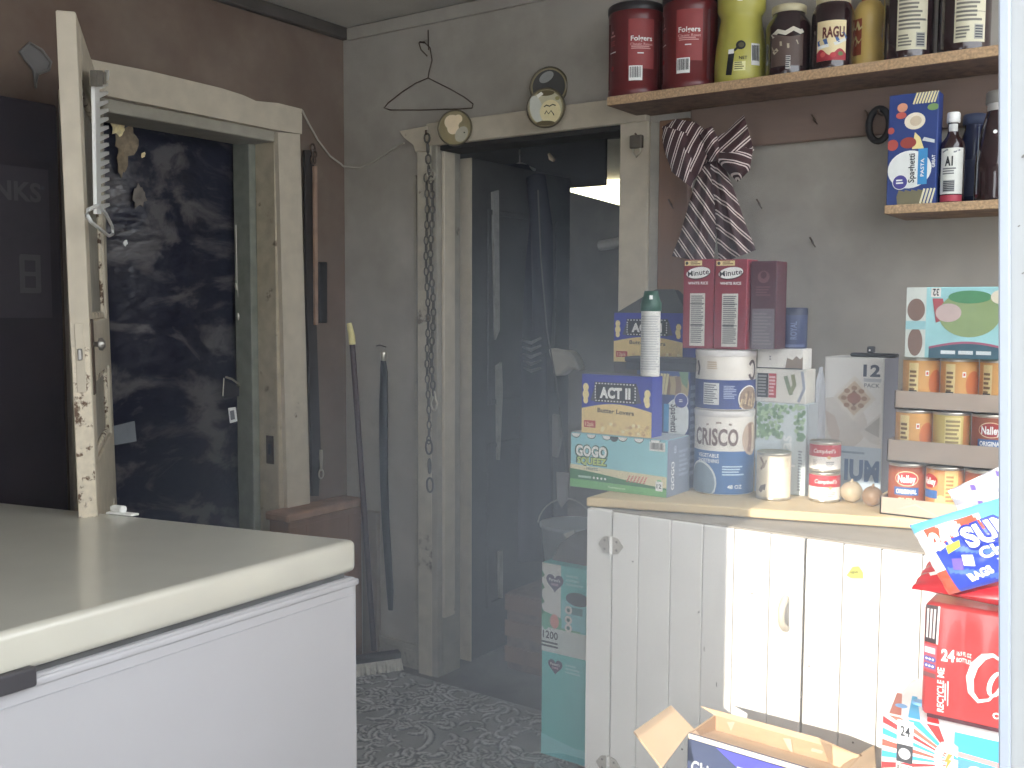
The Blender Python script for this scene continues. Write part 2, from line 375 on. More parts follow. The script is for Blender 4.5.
for k in range(700): stamp(rnd.uniform(cx0, cx1), rnd.uniform(cy0, cy1), rnd.uniform(.02, .055), rnd.uniform(0, 2*PI), rnd.uniform(1.6, 3.6), rnd.uniform(.007, .012))
edge = np.minimum(np.minimum(gx-cx0, cx1-gx), np.minimum(gy-cy0, cy1-gy)); Hh *= np.clip(edge/.02, 0, 1)
me = bpy.data.meshes.new('carpet')
vv = np.stack([gx, gy, Hh*.45+.004], -1).reshape(-1, 3); idx = np.arange((nx+1)*(ny+1)).reshape(nx+1, ny+1)
fc = np.stack([idx[:-1, :-1], idx[1:, :-1], idx[1:, 1:], idx[:-1, 1:]], -1).reshape(-1, 4)
me.from_pydata(vv.tolist(), [], fc.tolist())
ca = me.color_attributes.new('pattern', 'FLOAT_COLOR', 'POINT')
t = np.clip(Hh/.007, 0, 1)*(1-Gv*.7); base = .33+.24*t-.21*Gv
ca.data.foreach_set('color', np.stack([base*1.0, base*.985, base*.97, np.ones_like(base)], -1).reshape(-1).astype(np.float32))
me.polygons.foreach_set('use_smooth', [True]*len(me.polygons))
mc = bpy.data.materials.new('carpet_pile'); mc.use_nodes = True; N = mc.node_tree.nodes; L = mc.node_tree.links
at = N.new('ShaderNodeVertexColor'); at.layer_name = 'pattern'; nz = N.new('ShaderNodeTexNoise'); nz.inputs['Scale'].default_value = 9; tc = N.new('ShaderNodeTexCoord'); L.new(tc.outputs['Object'], nz.inputs['Vector'])
mr = N.new('ShaderNodeMapRange'); mr.inputs['To Min'].default_value = .6; mr.inputs['To Max'].default_value = 1.4; L.new(nz.outputs['Fac'], mr.inputs['Value'])
mx = N.new('ShaderNodeMix'); mx.data_type = 'RGBA'; mx.blend_type = 'MULTIPLY'; mx.inputs['Factor'].default_value = 1; L.new(at.outputs['Color'], mx.inputs['A']); L.new(mr.outputs[0], mx.inputs['B'])
L.new(mx.outputs['Result'], N['Principled BSDF'].inputs['Base Color']); N['Principled BSDF'].inputs['Roughness'].default_value = .9; me.materials.append(mc)
o = bpy.data.objects.new('carpet', me); COL.objects.link(o); tag(o, 'grey patterned carpet with leafy scrolls on the floor between freezer and cabinet', 'carpet')

# ------------------------------------------------------------------ chest freezer
ZF = .88
Ca = Vector((-1.482, 1.517)); e1 = (Vector((-1.482, .768))-Ca).normalized(); e2 = (Vector((-2.469, 1.291))-Ca).normalized(); Ca = Ca-e1*.022
def fq(u, v, z): q = Ca+e1*u+e2*v; return (q.x, q.y, z)      # u along the front, v along the far end
FLn, FDp = 1.12, 1.08
fz = thing('chest_freezer', 'large white chest freezer with a cream lid and dark handle', 'freezer', (0, 0, 0))
def fbox(g, u0, u1, v0, v1, z0, z1, m, bev, seg=3):
    bm = bmesh.new(); bmesh.ops.create_cube(bm, size=1)
    for v in bm.verts: v.co = Vector(fq(u0 if v.co.x < 0 else u1, v0 if v.co.y < 0 else v1, z0 if v.co.z < 0 else z1))
    bmesh.ops.recalc_face_normals(bm, faces=bm.faces)
    if bev: bmesh.ops.bevel(bm, geom=bm.edges[:], offset=bev, segments=seg, affect='EDGES', profile=.5)
    bmesh.ops.recalc_face_normals(bm, faces=bm.faces); g.bm(bm, m, bool(bev))
M_frz = mat('freezer_white_enamel', (182, 181, 184), .38, .025, 3)
M_lid = mat('freezer_lid_cream', (198, 195, 182), .30, .04, 9, col2=(188, 183, 168), thr=.7, soft=.08, coat=.5)
_unused = mat('freezer_lid_top', (150, 148, 140), .30, .07, 40, col2=(128, 126, 120), thr=.55, soft=.15)
g = G(); fbox(g, -.004, FLn-.01, .004, FDp-.01, .03, ZF-.082, M_frz, .008); g2 = g
g2.build('body', fz)
g = G(); fbox(g, -.006, FLn-.004, .000, FDp-.004, ZF-.100, ZF-.086, M_frz, .004); g.build('body_rim', fz)
g = G(); fbox(g, .018, FLn-.02, .018, FDp-.02, ZF-.087, ZF-.068, mat('gasket_grey', (84, 84, 84), .7), 0); g.build('gasket', fz)
g = G(); fbox(g, 0, FLn, 0, FDp, ZF-.070, ZF, M_lid, .014, 4); ld = g.build('lid', fz)
g = G(); hu = (Vector((atx(31, 675, -1.485).x, atx(31, 675, -1.485).y))-Ca).dot(e1)
fbox(g, hu, hu+.14, -.012, .006, ZF-.094, ZF-.062, mat('handle_dark_grey', (66, 64, 68), .5), .004); g.build('handle', fz)['label'] = 'dark grey lid handle'
g = G(); fbox(g, .01, FLn-.1, .002, .0042, ZF-.120, ZF-.1185, mat('seam_grey', (176, 176, 180), .5), 0); g.build('seam', fz)
g = G()
q = atz(121, 513, ZF+.004); vv_ = (Vector((q.x, q.y))-Ca).dot(e2)
fbox(g, -.008, .014, vv_-.045, vv_+.035, ZF, ZF+.006, WHITE, .002, 1); fbox(g, -.006, .012, vv_-.012, vv_+.026, ZF+.005, ZF+.022, WHITE, .006, 2); g.build('lid_bracket', fz)['label'] = 'small white plastic bracket at the far lid edge'
for (u, v) in ((.08, .08), (FLn-.08, .08), (.08, FDp-.08), (FLn-.08, FDp-.08)):
    g = G(); q = fq(u, v, 0); g.lathe([(.02, 0), (.022, .01), (.02, .035)], M_rubber, 16, (q[0], q[1])); g.build('foot', fz)

# ------------------------------------------------------------------ open leaf of the left doorway
E_ = Vector((-2.15, 1.335, 0)); Hn = Vector((-2.77, 1.79, 0)); dl = (Hn-E_).normalized(); nl = Vector((-dl.y, dl.x, 0))
if nl.x < 0: nl = -nl
Lw = (Hn-E_).length; LT = 2.042; th = .042
q = atp(78, 300, E_, nl)    # leaf frame: s along the leaf, t across thickness (0 = seen face), z up
lean = Vector((0, 0, 0))
def lf(s_, t_, z): p = E_+dl*s_-nl*t_; k = (LT-z)*.016; return Vector((p.x, p.y, z))+RV*k
def lbox(g, s0, s1, t0, t1, z0, z1, m, bev=.003):
    bm = bmesh.new(); bmesh.ops.create_cube(bm, size=1)
    for v in bm.verts: v.co = lf(s0 if v.co.x < 0 else s1, t0 if v.co.y < 0 else t1, z0 if v.co.z < 0 else z1)
    bmesh.ops.recalc_face_normals(bm, faces=bm.faces)
    if bev: bmesh.ops.bevel(bm, geom=bm.edges[:], offset=bev, segments=1, affect='EDGES')
    bmesh.ops.recalc_face_normals(bm, faces=bm.faces); g.bm(bm, m)
g = G()
for s0, s1 in ((0, .105), (Lw-.105, Lw)): lbox(g, s0, s1, 0, th, .03, LT, M_trimwhite)
for z0, z1 in ((.03, .24), (.80, 1.00), (1.20, 1.34), (LT-.13, LT)): lbox(g, .105, Lw-.105, 0, th, z0, z1, M_trimwhite)
for z0, z1 in ((.24, .80), (1.00, 1.20), (1.34, LT-.13)): lbox(g, .10, Lw-.10, .016, th-.012, z0-.005, z1+.005, M_trimgrey)
for z0, z1 in ((.24, .80), (1.00, 1.20), (1.34, LT-.13)):
    for a_, b_, c_, d_ in ((.105, .125, z0, z1), (Lw-.125, Lw-.105, z0, z1), (.125, Lw-.125, z0, z0+.02), (.125, Lw-.125, z1-.02, z1)): lbox(g, a_, b_, .006, .018, c_, d_, M_chip, .004)
lbox(g, -.002, .001, .002, th-.002, .03, 1.28, M_chip, 0); lbox(g, -.0015, .001, .001, th-.001, 1.28, LT-.003, M_trimwhite, 0)
d1 = struct(g, 'door_1')
g = G(); zl = atp(92, 350, E_, nl).z
lbox(g, -.004, -.001, .012, .032, zl-.09, zl+.07, M_trimwhite, .001); lbox(g, -.012, -.003, .017, .027, zl-.015, zl+.012, M_metal, .002)
lbox(g, .03, .075, -.004, .001, zl-.1, zl+.08, M_rust, .002); g.build('lock_plate', d1)
g = G(); kc = lf(.052, -.003, zl+.02); g.tube([kc, kc+nl*.010, kc+nl*.012], [.006, .006, .012], M_metal, 12); g.tube([kc+nl*.012, kc+nl*.020, kc+nl*.027], [.014, .016, .007], M_metal, 14); g.build('door_knob', d1)

# white plastic clothes hanger with a row of notches hung over that leaf
g = G(); tt0 = atp(92, 64, lf(0, -.012, 1), nl); ss = (Vector((tt0.x, tt0.y, 0))-E_).dot(dl)
def onl(px, py, t_=-.012): return atp(px, py, lf(0, t_, 1.5), nl)
M_plast = mat('white_plastic', (238, 238, 234), .4, .04, 20)
a, b = onl(92, 74), onl(99, 74); bar = [onl(91, 78), onl(96, 78), onl(98, 214), onl(93.5, 214)]
hg = thing('multi_hanger', 'white plastic notched hanger hooked on the open door edge', 'hanger')
g.prism(bar, nl*.008, M_plast)
for k in range(15):
    y = 84+k*8.6; x = 97+k*.13
    g.prism([onl(x-1, y), onl(x+8, y-1.5), onl(x+8.3, y+1.5), onl(x-1, y+5.5)], nl*.008, M_plast)
g.prism([onl(98, 82), onl(106, 80), onl(107, 70), onl(105, 70), onl(104, 78), onl(97, 79)], nl*.008, M_plast)
g.build('notched_bar', hg)
g = G(); g.tube([onl(98, 205, -.02), onl(94, 207, -.02), onl(88, 210, -.02), onl(87, 215, -.02), onl(91, 222, -.02), onl(109, 236, -.02), onl(113, 234, -.02), onl(112, 226, -.02), onl(106, 214, -.02), onl(99, 206, -.02)], .0045, M_plast, 8, True); g.build('bottom_loop', hg)
g = G(); g.prism([onl(90, 70), onl(96, 70), onl(96, 86), onl(90, 86)], nl*.016, M_metal, .001); g.prism([onl(98, 72), onl(101, 72), onl(101, 84), onl(98, 84)], nl*.014, M_metal, .001); g.build('hanging_clip', hg)['label'] = 'metal hanging clip'

# dark mottled sheet filling the left doorway
def sheet_mat():
    m = bpy.data.materials.new('dusty_black_sheet'); m.use_nodes = True; nt = m.node_tree; N = nt.nodes; L = nt.links; b = N['Principled BSDF']
    tc = N.new('ShaderNodeTexCoord'); mp = N.new('ShaderNodeMapping'); mp.inputs['Scale'].default_value = (1, 2.4, 4.6); L.new(tc.outputs['Object'], mp.inputs[0])
    n1 = N.new('ShaderNodeTexNoise'); n1.inputs['Scale'].default_value = 1.5; n1.inputs['Detail'].default_value = 7; n1.inputs['Roughness'].default_value = .62; n1.inputs['Distortion'].default_value = .8; L.new(mp.outputs[0], n1.inputs['Vector'])
    cr = N.new('ShaderNodeValToRGB'); e = cr.color_ramp.elements; e[0].position = .475; e[0].color = lin((24, 26, 44)); e[1].position = .585; e[1].color = lin((86, 83, 85))
    L.new(n1.outputs['Fac'], cr.inputs[0]); L.new(cr.outputs[0], b.inputs['Base Color']); b.inputs['Roughness'].default_value = .28
    n2 = N.new('ShaderNodeTexNoise'); n2.inputs['Scale'].default_value = 6; L.new(mp.outputs[0], n2.inputs['Vector'])
    bp = N.new('ShaderNodeBump'); bp.inputs['Strength'].default_value = .35; bp.inputs['Distance'].default_value = .02; L.new(n2.outputs['Fac'], bp.inputs['Height']); L.new(bp.outputs[0], b.inputs['Normal'])
    return m
ps = thing('plastic_sheet', 'dark glossy sheet with grey dusty blotches filling the doorway behind the freezer', 'sheet', (XL-.205, 0, 0))
g = G(); yA, yB_ = D1a-.1, D1b-.02
g.grid(lambda u, v: (.012*math.sin(9*u+3*v)+.008*math.sin(21*v+4*u), yA+(yB_-yA)*u, .02+1.98*v), 40, 70, sheet_mat())
o = g.build('sheet', ps); md = o.modifiers.new('s', 'SOLIDIFY'); md.thickness = .004
def onsh(px, py, k=.028): return atx(px, py, XL-.205+k)-Vector((XL-.205, 0, 0))
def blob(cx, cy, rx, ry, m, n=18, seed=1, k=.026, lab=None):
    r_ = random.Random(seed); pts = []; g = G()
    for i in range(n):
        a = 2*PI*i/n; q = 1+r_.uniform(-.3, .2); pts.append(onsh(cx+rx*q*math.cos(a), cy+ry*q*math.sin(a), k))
    g.prism(pts, (.003, 0, 0), m); o = g.build('glow_bare_patch', ps)
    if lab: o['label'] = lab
M_cpatch = mat('cream_glow_patch', (246, 226, 172), .5, .25, 60); M_opatch = mat('ochre_glow_patch', (132, 116, 92), .7, .3, 50); M_gpatch = mat('bare_grey_patch', (112, 104, 96), .7, .3, 40)  # cream and ochre stand in for a lamp glow painted on the sheet
blob(118, 127, 7, 10, M_cpatch, seed=3, k=.031, lab='bright cream painted glow patch at the top of the sheet')
blob(127, 140, 11, 15, M_opatch, seed=5, k=.028, lab='ochre painted glow patch'); blob(122, 158, 5, 20, M_opatch, seed=6, lab='ochre painted glow patch')
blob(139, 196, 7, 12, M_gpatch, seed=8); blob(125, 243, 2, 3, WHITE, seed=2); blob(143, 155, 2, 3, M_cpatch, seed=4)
g = G(); g.prism([onsh(112, 426), onsh(133, 421), onsh(135, 441), onsh(113, 445)], (.004, 0, 0), mat('dull_grey_card', (120, 124, 130), .6)); tag(g.build('card', None, (XL-.2, 0, 0)), 'dull grey card stuck low on the dark sheet, near the open door', 'card')
g = G(); g.prism([onsh(227, 408), onsh(234, 407), onsh(236, 421), onsh(229, 423)], (.004, 0, 0), WHITE); fr = None
g.prism([onsh(229, 411, .034), onsh(233, 410, .034), onsh(234, 419, .034), onsh(230, 420, .034)], (.0006, 0, 0), GREYINK); tag(g.build('paper_tag', None, (XL-.2, 0, 0)), 'small white paper tag on the dark sheet below the curved glint', 'tag')
g = G(); g.tube([onsh(225, 377), onsh(231, 379), onsh(238, 384), onsh(241, 387)], .004, M_tin, 8); g.tube([onsh(244, 394), onsh(245, 397)], .005, M_tin, 8); g.tube([onsh(223, 378), onsh(222, 396)], .002, M_tin, 6); g.prism([onsh(222, 380, .022), onsh(240, 388, .022), onsh(238, 396, .022), onsh(222, 398, .022)], (.004, 0, 0), ink(44, 42, 48)); tag(g.build('metal_loop', None, (XL-.2, 0, 0)), 'curved shiny metal loop on the dark sheet above the paper tag', 'hook')
g = G()  # bright reflections at the sheet's edge, modelled as metal bead shapes
for x, y in ((235, 286), (237, 316), (241, 337)): g.tube([onsh(x, y-3), onsh(x+.5, y), onsh(x+1, y+4)], [.003, .006, .004], M_tin, 8)
g.tube([onsh(235, 225), onsh(236, 280), onsh(241, 340), onsh(243, 370)], .0016, M_tin, 6); tag(g.build('reflection_specks', None, (XL-.2, 0, 0)), 'thin line with bright specks shaped as reflections along the dark sheet edge', 'string')

# ------------------------------------------------------------------ left wall: dark panel with faint lettering, wire shape
g = G(); xb = -2.70
a = atx(0, 95, xb); b = atx(57, 95, xb)
M_dk = mat('dark_panel_paint', (50, 45, 54), .5, .15, 6, col2=(62, 52, 56), thr=.58, soft=.15)
g.box(XL+.003, 1.0, .05, xb, b.y, a.z, M_dk, .006)
nb = thing('notice_board', 'tall dark board with faint lettering, at the wall behind the freezer', 'board')
g.build('board', nb); g = G()
fr = flat((xb, 1.0, 1.0), (0, 1, 0), (0, 0, 1), b.y-1.0, a.z-1.0)
mL = ink(92, 88, 92); mL2 = ink(70, 65, 72)
def onb(px, py): q = atx(px, py, xb); return ((q.y-1.0)/(b.y-1.0), (q.z-1.0)/(a.z-1.0))
u, v = onb(14, 190); g.text(fr, 'INKS', u, v, .055, mL, 2, bold=.03)
u0, v0 = onb(0, 318); u1, v1 = onb(48, 170); g.rect(fr, u0-.2, v0, u1, v1, mL2, 1)
u, v = onb(27, 272); 
for (x0, y0, x1, y1) in ((20, 292, 24, 256), (36, 292, 40, 256), (20, 260, 40, 255), (20, 293, 40, 288), (24, 276, 37, 272)):
    ua, va = onb(x0, y0); ub, vb = onb(x1, y1); g.rect(fr, ua, va, ub, vb, mL, 3)
g.build('faded_print', nb)
g = G(); w = [atx(*p_, XL+.012) for p_ in ((20, 52), (30, 43), (42, 50), (51, 62), (49, 70), (38, 74), (36, 88), (34, 70), (26, 60))]
g.tube(w, .004, mat('grey_wire', (112, 108, 104), .4), 8, True); g.prism([q+Vector((-.008, 0, 0)) for q in w], (.003, 0, 0), mat('dusty_film', (104, 100, 98), .5)); tag(g.build('bag_frame'), 'dusty wire framed bag shape high on the wall above the dark panel', 'bag')

# wire sagging from the casing to the corner
g = G(); P = [atx(302, 110, XL+.02), atx(309, 124, XL+.012), atx(318, 140, XL+.01), atx(330, 156, XL+.01), atx(341, 164, XL+.012), Vector((XL+.015, YB-.02, atx(347, 167, XL+.015).z)), aty(360, 168, YB-.008), aty(374, 162, YB-.008), aty(390, 151, YB-.008), aty(404, 143, YB-.03)]
g.tube(P, .0035, mat('pale_cord', (170, 162, 148), .6), 8); tag(g.build('cord'), 'thin pale cord sagging across the corner from one door casing to the other', 'cord')

# things hanging on the left wall by the corner
xw = XL+.03
def onw(px, py, k=0): return atx(px, py, xw+k)
st = thing('leash', 'long dark leather leash hanging beside the doorway casing', 'leash')
g = G(); g.prism([onw(305, 150), onw(314, 150), onw(316, 300), onw(320, 420), onw(321, 452), onw(319, 496), onw(312, 496), onw(312, 452), onw(307, 300)], (-.012, 0, 0), mat('dark_leather', (40, 33, 29), .7, .2, 20), .001); g.build('strap', st)
g = G()
for k, (x, y) in enumerate(((313, 148), (314.5, 154), (313.5, 160))):
    c_ = onw(x, y, .01); g.tube([c_+Vector((0, .011*math.cos(a_), .014*math.sin(a_))) for a_ in [2*PI*i/12 for i in range(12)]], .004, M_rust, 6, True)
g.build('chain_links', st)
g = G(); c_ = onw(321, 463, .008); g.tube([c_+Vector((0, 0, .05)), c_+Vector((0, 0, .02)), c_, c_-Vector((0, 0, .03))], [.006, .008, .006, .004], M_tin, 10); g.tube([c_-Vector((0, .012*math.cos(a_), .042+.018*math.sin(a_))) for a_ in [2*PI*i/14 for i in range(14)]], .003, M_tin, 6, True); g.build('snap_hook', st)['label'] = 'steel snap hook'
g = G(); g.prism([onw(314.5, 166, .02), onw(317.5, 166, .02), onw(318.5, 325, .02), onw(315.5, 325, .02)], (-.012, 0, 0), mat('pinkish_wood', (150, 122, 104), .7, .2, 20), .001); tag(g.build('wooden_stick'), 'slim pale wooden stick hanging in front of the dark leash', 'stick')
g = G(); g.prism([onw(319, 262, .012), onw(328, 262, .012), onw(328, 323, .012), onw(319.5, 323, .012)], (-.03, 0, 0), mat('black_matt', (20, 17, 17), .6, .1), .004); tag(g.build('black_case'), 'narrow black case hanging on the brown wall right beside the pale stick', 'case')

# low brown wooden chest in the corner
g = G(); z_ = .635
cr_ = thing('wooden_chest', 'low brown wooden chest standing in the corner behind the broom', 'chest')
g.box(XL+.002, 2.44, 0, -2.685, 2.815, z_-.03, M_brownwood, .004); g.box(-2.695, 2.45, .04, -2.684, 2.52, z_-.05, M_brownwood, .003); g.box(-2.695, 2.74, .04, -2.684, 2.81, z_-.05, M_brownwood, .003); g.box(-2.695, 2.52, z_-.13, -2.684, 2.74, z_-.05, M_brownwood, .003); g.box(-2.695, 2.52, .04, -2.684, 2.74, .14, M_brownwood, .003); g.build('body', cr_)
g = G(); g.box(XL+.002, 2.42, z_-.03, -2.67, 2.825, z_, mat('brown_worn_top', (150, 118, 94), .75, .25, 14), .006); g.build('top', cr_)

# broom
bt = atx(351, 326, -2.652); bb = atz(374, 650, .05)
br = thing('broom', 'broom with a dark handle and white bristles leaning in the corner', 'broom')
dv_ = (bb-bt)
g = G(); mh = bt+dv_*.055; g.tube([mh, bt+dv_*.5, bb], .011, mat('dark_red_handle', (58, 36, 36), .45, .2, 20), 12); g.build('handle', br)
g = G(); g.tube([bt+Vector((-.01, 0, .01)), bt+dv_*.03, mh], [.010, .0125, .0125], mat('pale_yellow_tip', (226, 214, 150), .55), 12); g.build('handle_tip', br)['label'] = 'pale yellow tip'
h0, h1 = atz(349, 661, .066), atz(400, 654, .066); ax = (h1-h0).normalized(); pr = Vector((-ax.y, ax.x, 0)); 
g = G(); M_ = Matrix((ax, pr, Vector((0, 0, 1)))).transposed().to_4x4(); M_.translation = (h0+h1)/2; hl = (h1-h0).length/2
g.box(-hl, -.022, -.012, hl, .022, .014, mat('broom_block_dark', (52, 40, 38), .6), .006, 2, M_); g.build('broom_head', br)
g = G(); r_ = random.Random(4)
for i in range(34):
    for j in range(3):
        x = -hl*.96+2*hl*.96*i/33; y = -.018+.018*j; a_ = M_ @ Vector((x, y, -.010)); b_ = M_ @ Vector((x+r_.uniform(-.006, .006), y*1.3+r_.uniform(-.004, .004)-.006, -.053)); g.tube([a_, b_], [.004, .0055], mat('white_bristle', (206, 202, 192), .8, .15, 60), 5)
g.build('bristles', br)['label'] = 'white bristles'

# black strap on a nail on the back wall
yw = YB-.012
bs = thing('black_strap', 'long black strap hanging from a nail on the wall by the corner', 'strap')
g = G(); C_ = [aty(*p_, yw) for p_ in ((383, 358), (384, 372), (383.5, 400), (383.5, 440), (384, 480), (385.5, 520), (388, 560), (390, 590), (390.5, 610))]
g.tube(C_, [.012, .018, .021, .021, .021, .020, .019, .018, .012], mat('black_strap_rubber', (24, 22, 24), .5, .15, 30), 10, False, (Vector((0, 1, 0)), .6)); g.build('band', bs)
g = G(); a_ = aty(384, 357, yw); g.tube([a_+Vector((-.002, 0, -.012)), a_+Vector((.002, -.004, .014)), a_+Vector((.005, -.006, .022))], [.012, .014, .008], M_tin, 10); g.build('end_clip', bs)['label'] = 'shiny metal end clip'
g = G(); g.tube([aty(376, 346, YB+.004), aty(380, 345, yw-.01), aty(386, 347, yw-.016)], .0025, M_rust, 6); tag(g.build('nail'), 'bent rusty nail holding the black strap', 'nail')

# ------------------------------------------------------------------ chain on the post
def links(g, p0, p1, pitch, wd, r, m, sway=.004):
    d = (p1-p0); n = max(2, int(d.length/pitch)); d.normalize(); x_ = Vector((1, 0, 0)); y_ = Vector((0, 1, 0))
    for i in range(n+1):
        c_ = p0+(p1-p0)*(i/n)+x_*sway*math.sin(i*.45); s_ = (x_*.92+y_*.35).normalized() if i % 2 == 0 else (y_*.92-x_*.35).normalized(); hl_ = pitch*.62
        pts = []
        for k in range(12):
            a_ = 2*PI*k/12; pts.append(c_+d*(math.sin(a_)*(hl_-wd*.5)+(wd*.5 if math.sin(a_) > .01 else (-wd*.5 if math.sin(a_) < -.01 else 0))*.5)+s_*wd*math.cos(a_))
        g.tube(pts, r, m, 6, True)
yc = YB-.055
chn = thing('chain', 'rusty steel chain hanging in two strands on the post beside the back doorway', 'chain')
M_chain = mat('chain_steel', (104, 100, 94), .45, .3, 50, metal=.7)
g = G(); t0 = aty(426, 134, yc)
links(g, aty(427, 138, yc), aty(428, 170, yc), .03, .0095, .0036, M_chain); links(g, aty(426, 178, yc), aty(428.5, 440, yc), .027, .0075, .0026, M_chain); g.build('long_strand', chn)
g = G(); links(g, aty(431, 180, yc-.004), aty(433, 392, yc-.004), .026, .0085, .0032, M_chain, .006); g.build('short_strand', chn)
g = G(); a_ = aty(429, 447, yc); links(g, a_, aty(430, 485, yc), .047, .012, .0042, M_chain, 0); g.build('end_links', chn)
g = G(); c_ = aty(431, 175, yc-.004); g.tube([c_+Vector((.018*math.cos(a_), 0, .018*math.sin(a_))) for a_ in [2*PI*i/16 for i in range(16)]], .004, M_tin, 8, True); g.build('ring', chn)
g = G(); c_ = aty(434, 401, yc-.006); g.tube([c_+Vector((.013*math.sin(2*PI*i/18)*(1.15 if math.cos(2*PI*i/18) < 0 else .55), 0, .034*math.cos(2*PI*i/18))) for i in range(18)], .0036, M_tin, 8, True); g.build('carabiner', chn)['label'] = 'pear shaped carabiner'
g = G(); g.tube([aty(426, 134, YB-.02), aty(426, 134, yc-.015), aty(426, 130, yc-.016)], .004, M_rust, 8); tag(g.build('chain_nail'), 'stout nail at the top of the post holding the chain', 'nail')

# wire hanger
g = G(); yh = YB-.02
W = lambda *a: [aty(x, y, yh) for x, y in a]
g.tube(W((427, 56), (421, 50), (419, 43), (424, 42), (430, 48), (432, 60), (429, 72), (428, 78), (436, 82), (450, 89), (464, 97), (473, 104), (472, 108), (460, 109), (420, 110), (390, 110), (384, 108), (388, 103), (402, 92), (416, 83), (428, 78)), .0022, M_rust, 7)
tag(g.build('wire_hanger'), 'thin wire clothes hanger on the wall above the back doorway', 'hanger')
g = G(); g.tube([aty(428, 30, YB-.004), aty(428.5, 50, YB-.004)], .002, M_rust, 6); g.tube([aty(420, 42, YB), aty(424, 43, yh-.004)], .0025, M_rust, 6); tag(g.build('hanger_nail'), 'small nail holding up the wire clothes hanger', 'nail')

# round tins on the door head
M_olive = mat('olive_tin', (150, 138, 104), .35, .12, 20, metal=.35); M_rimd = mat('dark_tin_rim', (104, 96, 78), .35, .12, 20, metal=.6)
def tin(px, py, rp, Y, tilt, lab, prints):
    c_ = aty(px, py, Y); r = rp*depth(c_)/F
    t_ = thing('round_tin', lab, 'tin', c_, math.atan2(-c_.x, c_.y)*.55, 'round tins over the back doorway'); t_.rotation_euler[0] = tilt
    g = G(); R_ = Matrix.Rotation(PI/2, 4, 'X'); g0 = G()
    g0.lathe([(r*.9, -.02), (r*.96, -.006), (r, -.002), (r, .004), (r*.95, .006), (r*.90, .002)], M_rimd, 40); g0.lathe([(0.0001, .0025), (r*.92, .003)], M_olive, 40, cap=False)
    g0.v = [tuple(R_ @ Vector(v)) for v in g0.v]; g0.build('tin_body', t_)
    g = G(); fr = flat((-r, -.0032, -r), (1, 0, 0), (0, 0, 1), 2*r, 2*r); prints(g, fr); g.build('tin_print', t_)
M_lab = mat('tin_label_cream', (226, 206, 170), .6, .06, 30)
def pr1(g, fr):
    g.ell(fr, .42, .66, .22, .20, M_lab, 1); g.ell(fr, .45, .50, .17, .18, M_lab, 1); g.ell(fr, .60, .74, .12, .12, M_lab, 1)
    g.ell(fr, .70, .32, .17, .23, ink(176, 170, 150), 1, rot=-.6)
    g.ell(fr, .78, .36, .02, .02, BLACK, 2)
tin(455, 128, 18, YB-.06, -.02, 'round olive tin with cream blotches hanging beside the top of the chain', pr1)
def pr2(g, fr):
    g.ell(fr, .5, .5, .42, .42, ink(190, 182, 150), 1); g.ell(fr, .26, .48, .16, .34, ink(196, 196, 184), 2, rot=.25)
    g.ell(fr, .62, .40, .27, .29, ink(222, 208, 160), 2); g.ell(fr, .50, .86, .22, .07, ink(96, 84, 52), 3); g.ell(fr, .5, .12, .24, .06, ink(96, 84, 52), 3)
    g.stroke(fr, [(.46, .52), (.52, .56), (.6, .53), (.68, .57), (.76, .54)], .014, BLACK, 4)
    g.stroke(fr, [(.48, .34), (.52, .42), (.58, .34), (.64, .42), (.7, .34), (.72, .3)], .012, BLACK, 4); g.ell(fr, .8, .72, .06, .05, ink(150, 140, 90), 3); g.poly(fr, [(.3, .74), (.44, .84), (.38, .9), (.26, .82)], ink(226, 222, 210), 4)
def pr3(g, fr): g.ell(fr, .5, .5, .42, .42, ink(66, 64, 60), 1); g.ell(fr, .44, .74, .20, .12, ink(150, 150, 146), 2, rot=.5)
tin(549, 87, 20, YB-.015, 0, 'dark round tin partly hidden behind the lettered tin over the doorway', pr3)
tin(546, 108, 20, YB-.085, -.03, 'round cream tin with black lettering hanging in the middle of the door head', pr2)

# padlock on the right-hand post
pl = thing('padlock', 'small old padlock hanging on the post below the shelf end', 'padlock'); ypl = YB-.045
g = G(); a_, b_ = aty(631, 136, ypl), aty(643, 148, ypl); g.box(a_.x, ypl-.012, b_.z, b_.x, ypl+.006, a_.z, mat('padlock_steel', (112, 104, 94), .4, .2, 40, metal=.6), .004, 2); g.build('lock_body', pl)
g = G(); c_ = (a_+b_)/2; g.tube([Vector((c_.x-.012, ypl-.003, b_.z+.002)), Vector((c_.x-.013, ypl-.003, b_.z-.012)), Vector((c_.x, ypl-.003, b_.z-.026)), Vector((c_.x+.014, ypl-.003, b_.z-.013)), Vector((c_.x+.012, ypl-.003, b_.z+.002))], .003, M_tin, 8); g.build('shackle', pl)
g = G(); g.tube([Vector((c_.x, YB-.03, a_.z-.01)), Vector((c_.x, ypl-.012, a_.z+.004))], .003, M_rust, 6); g.build('staple', pl)

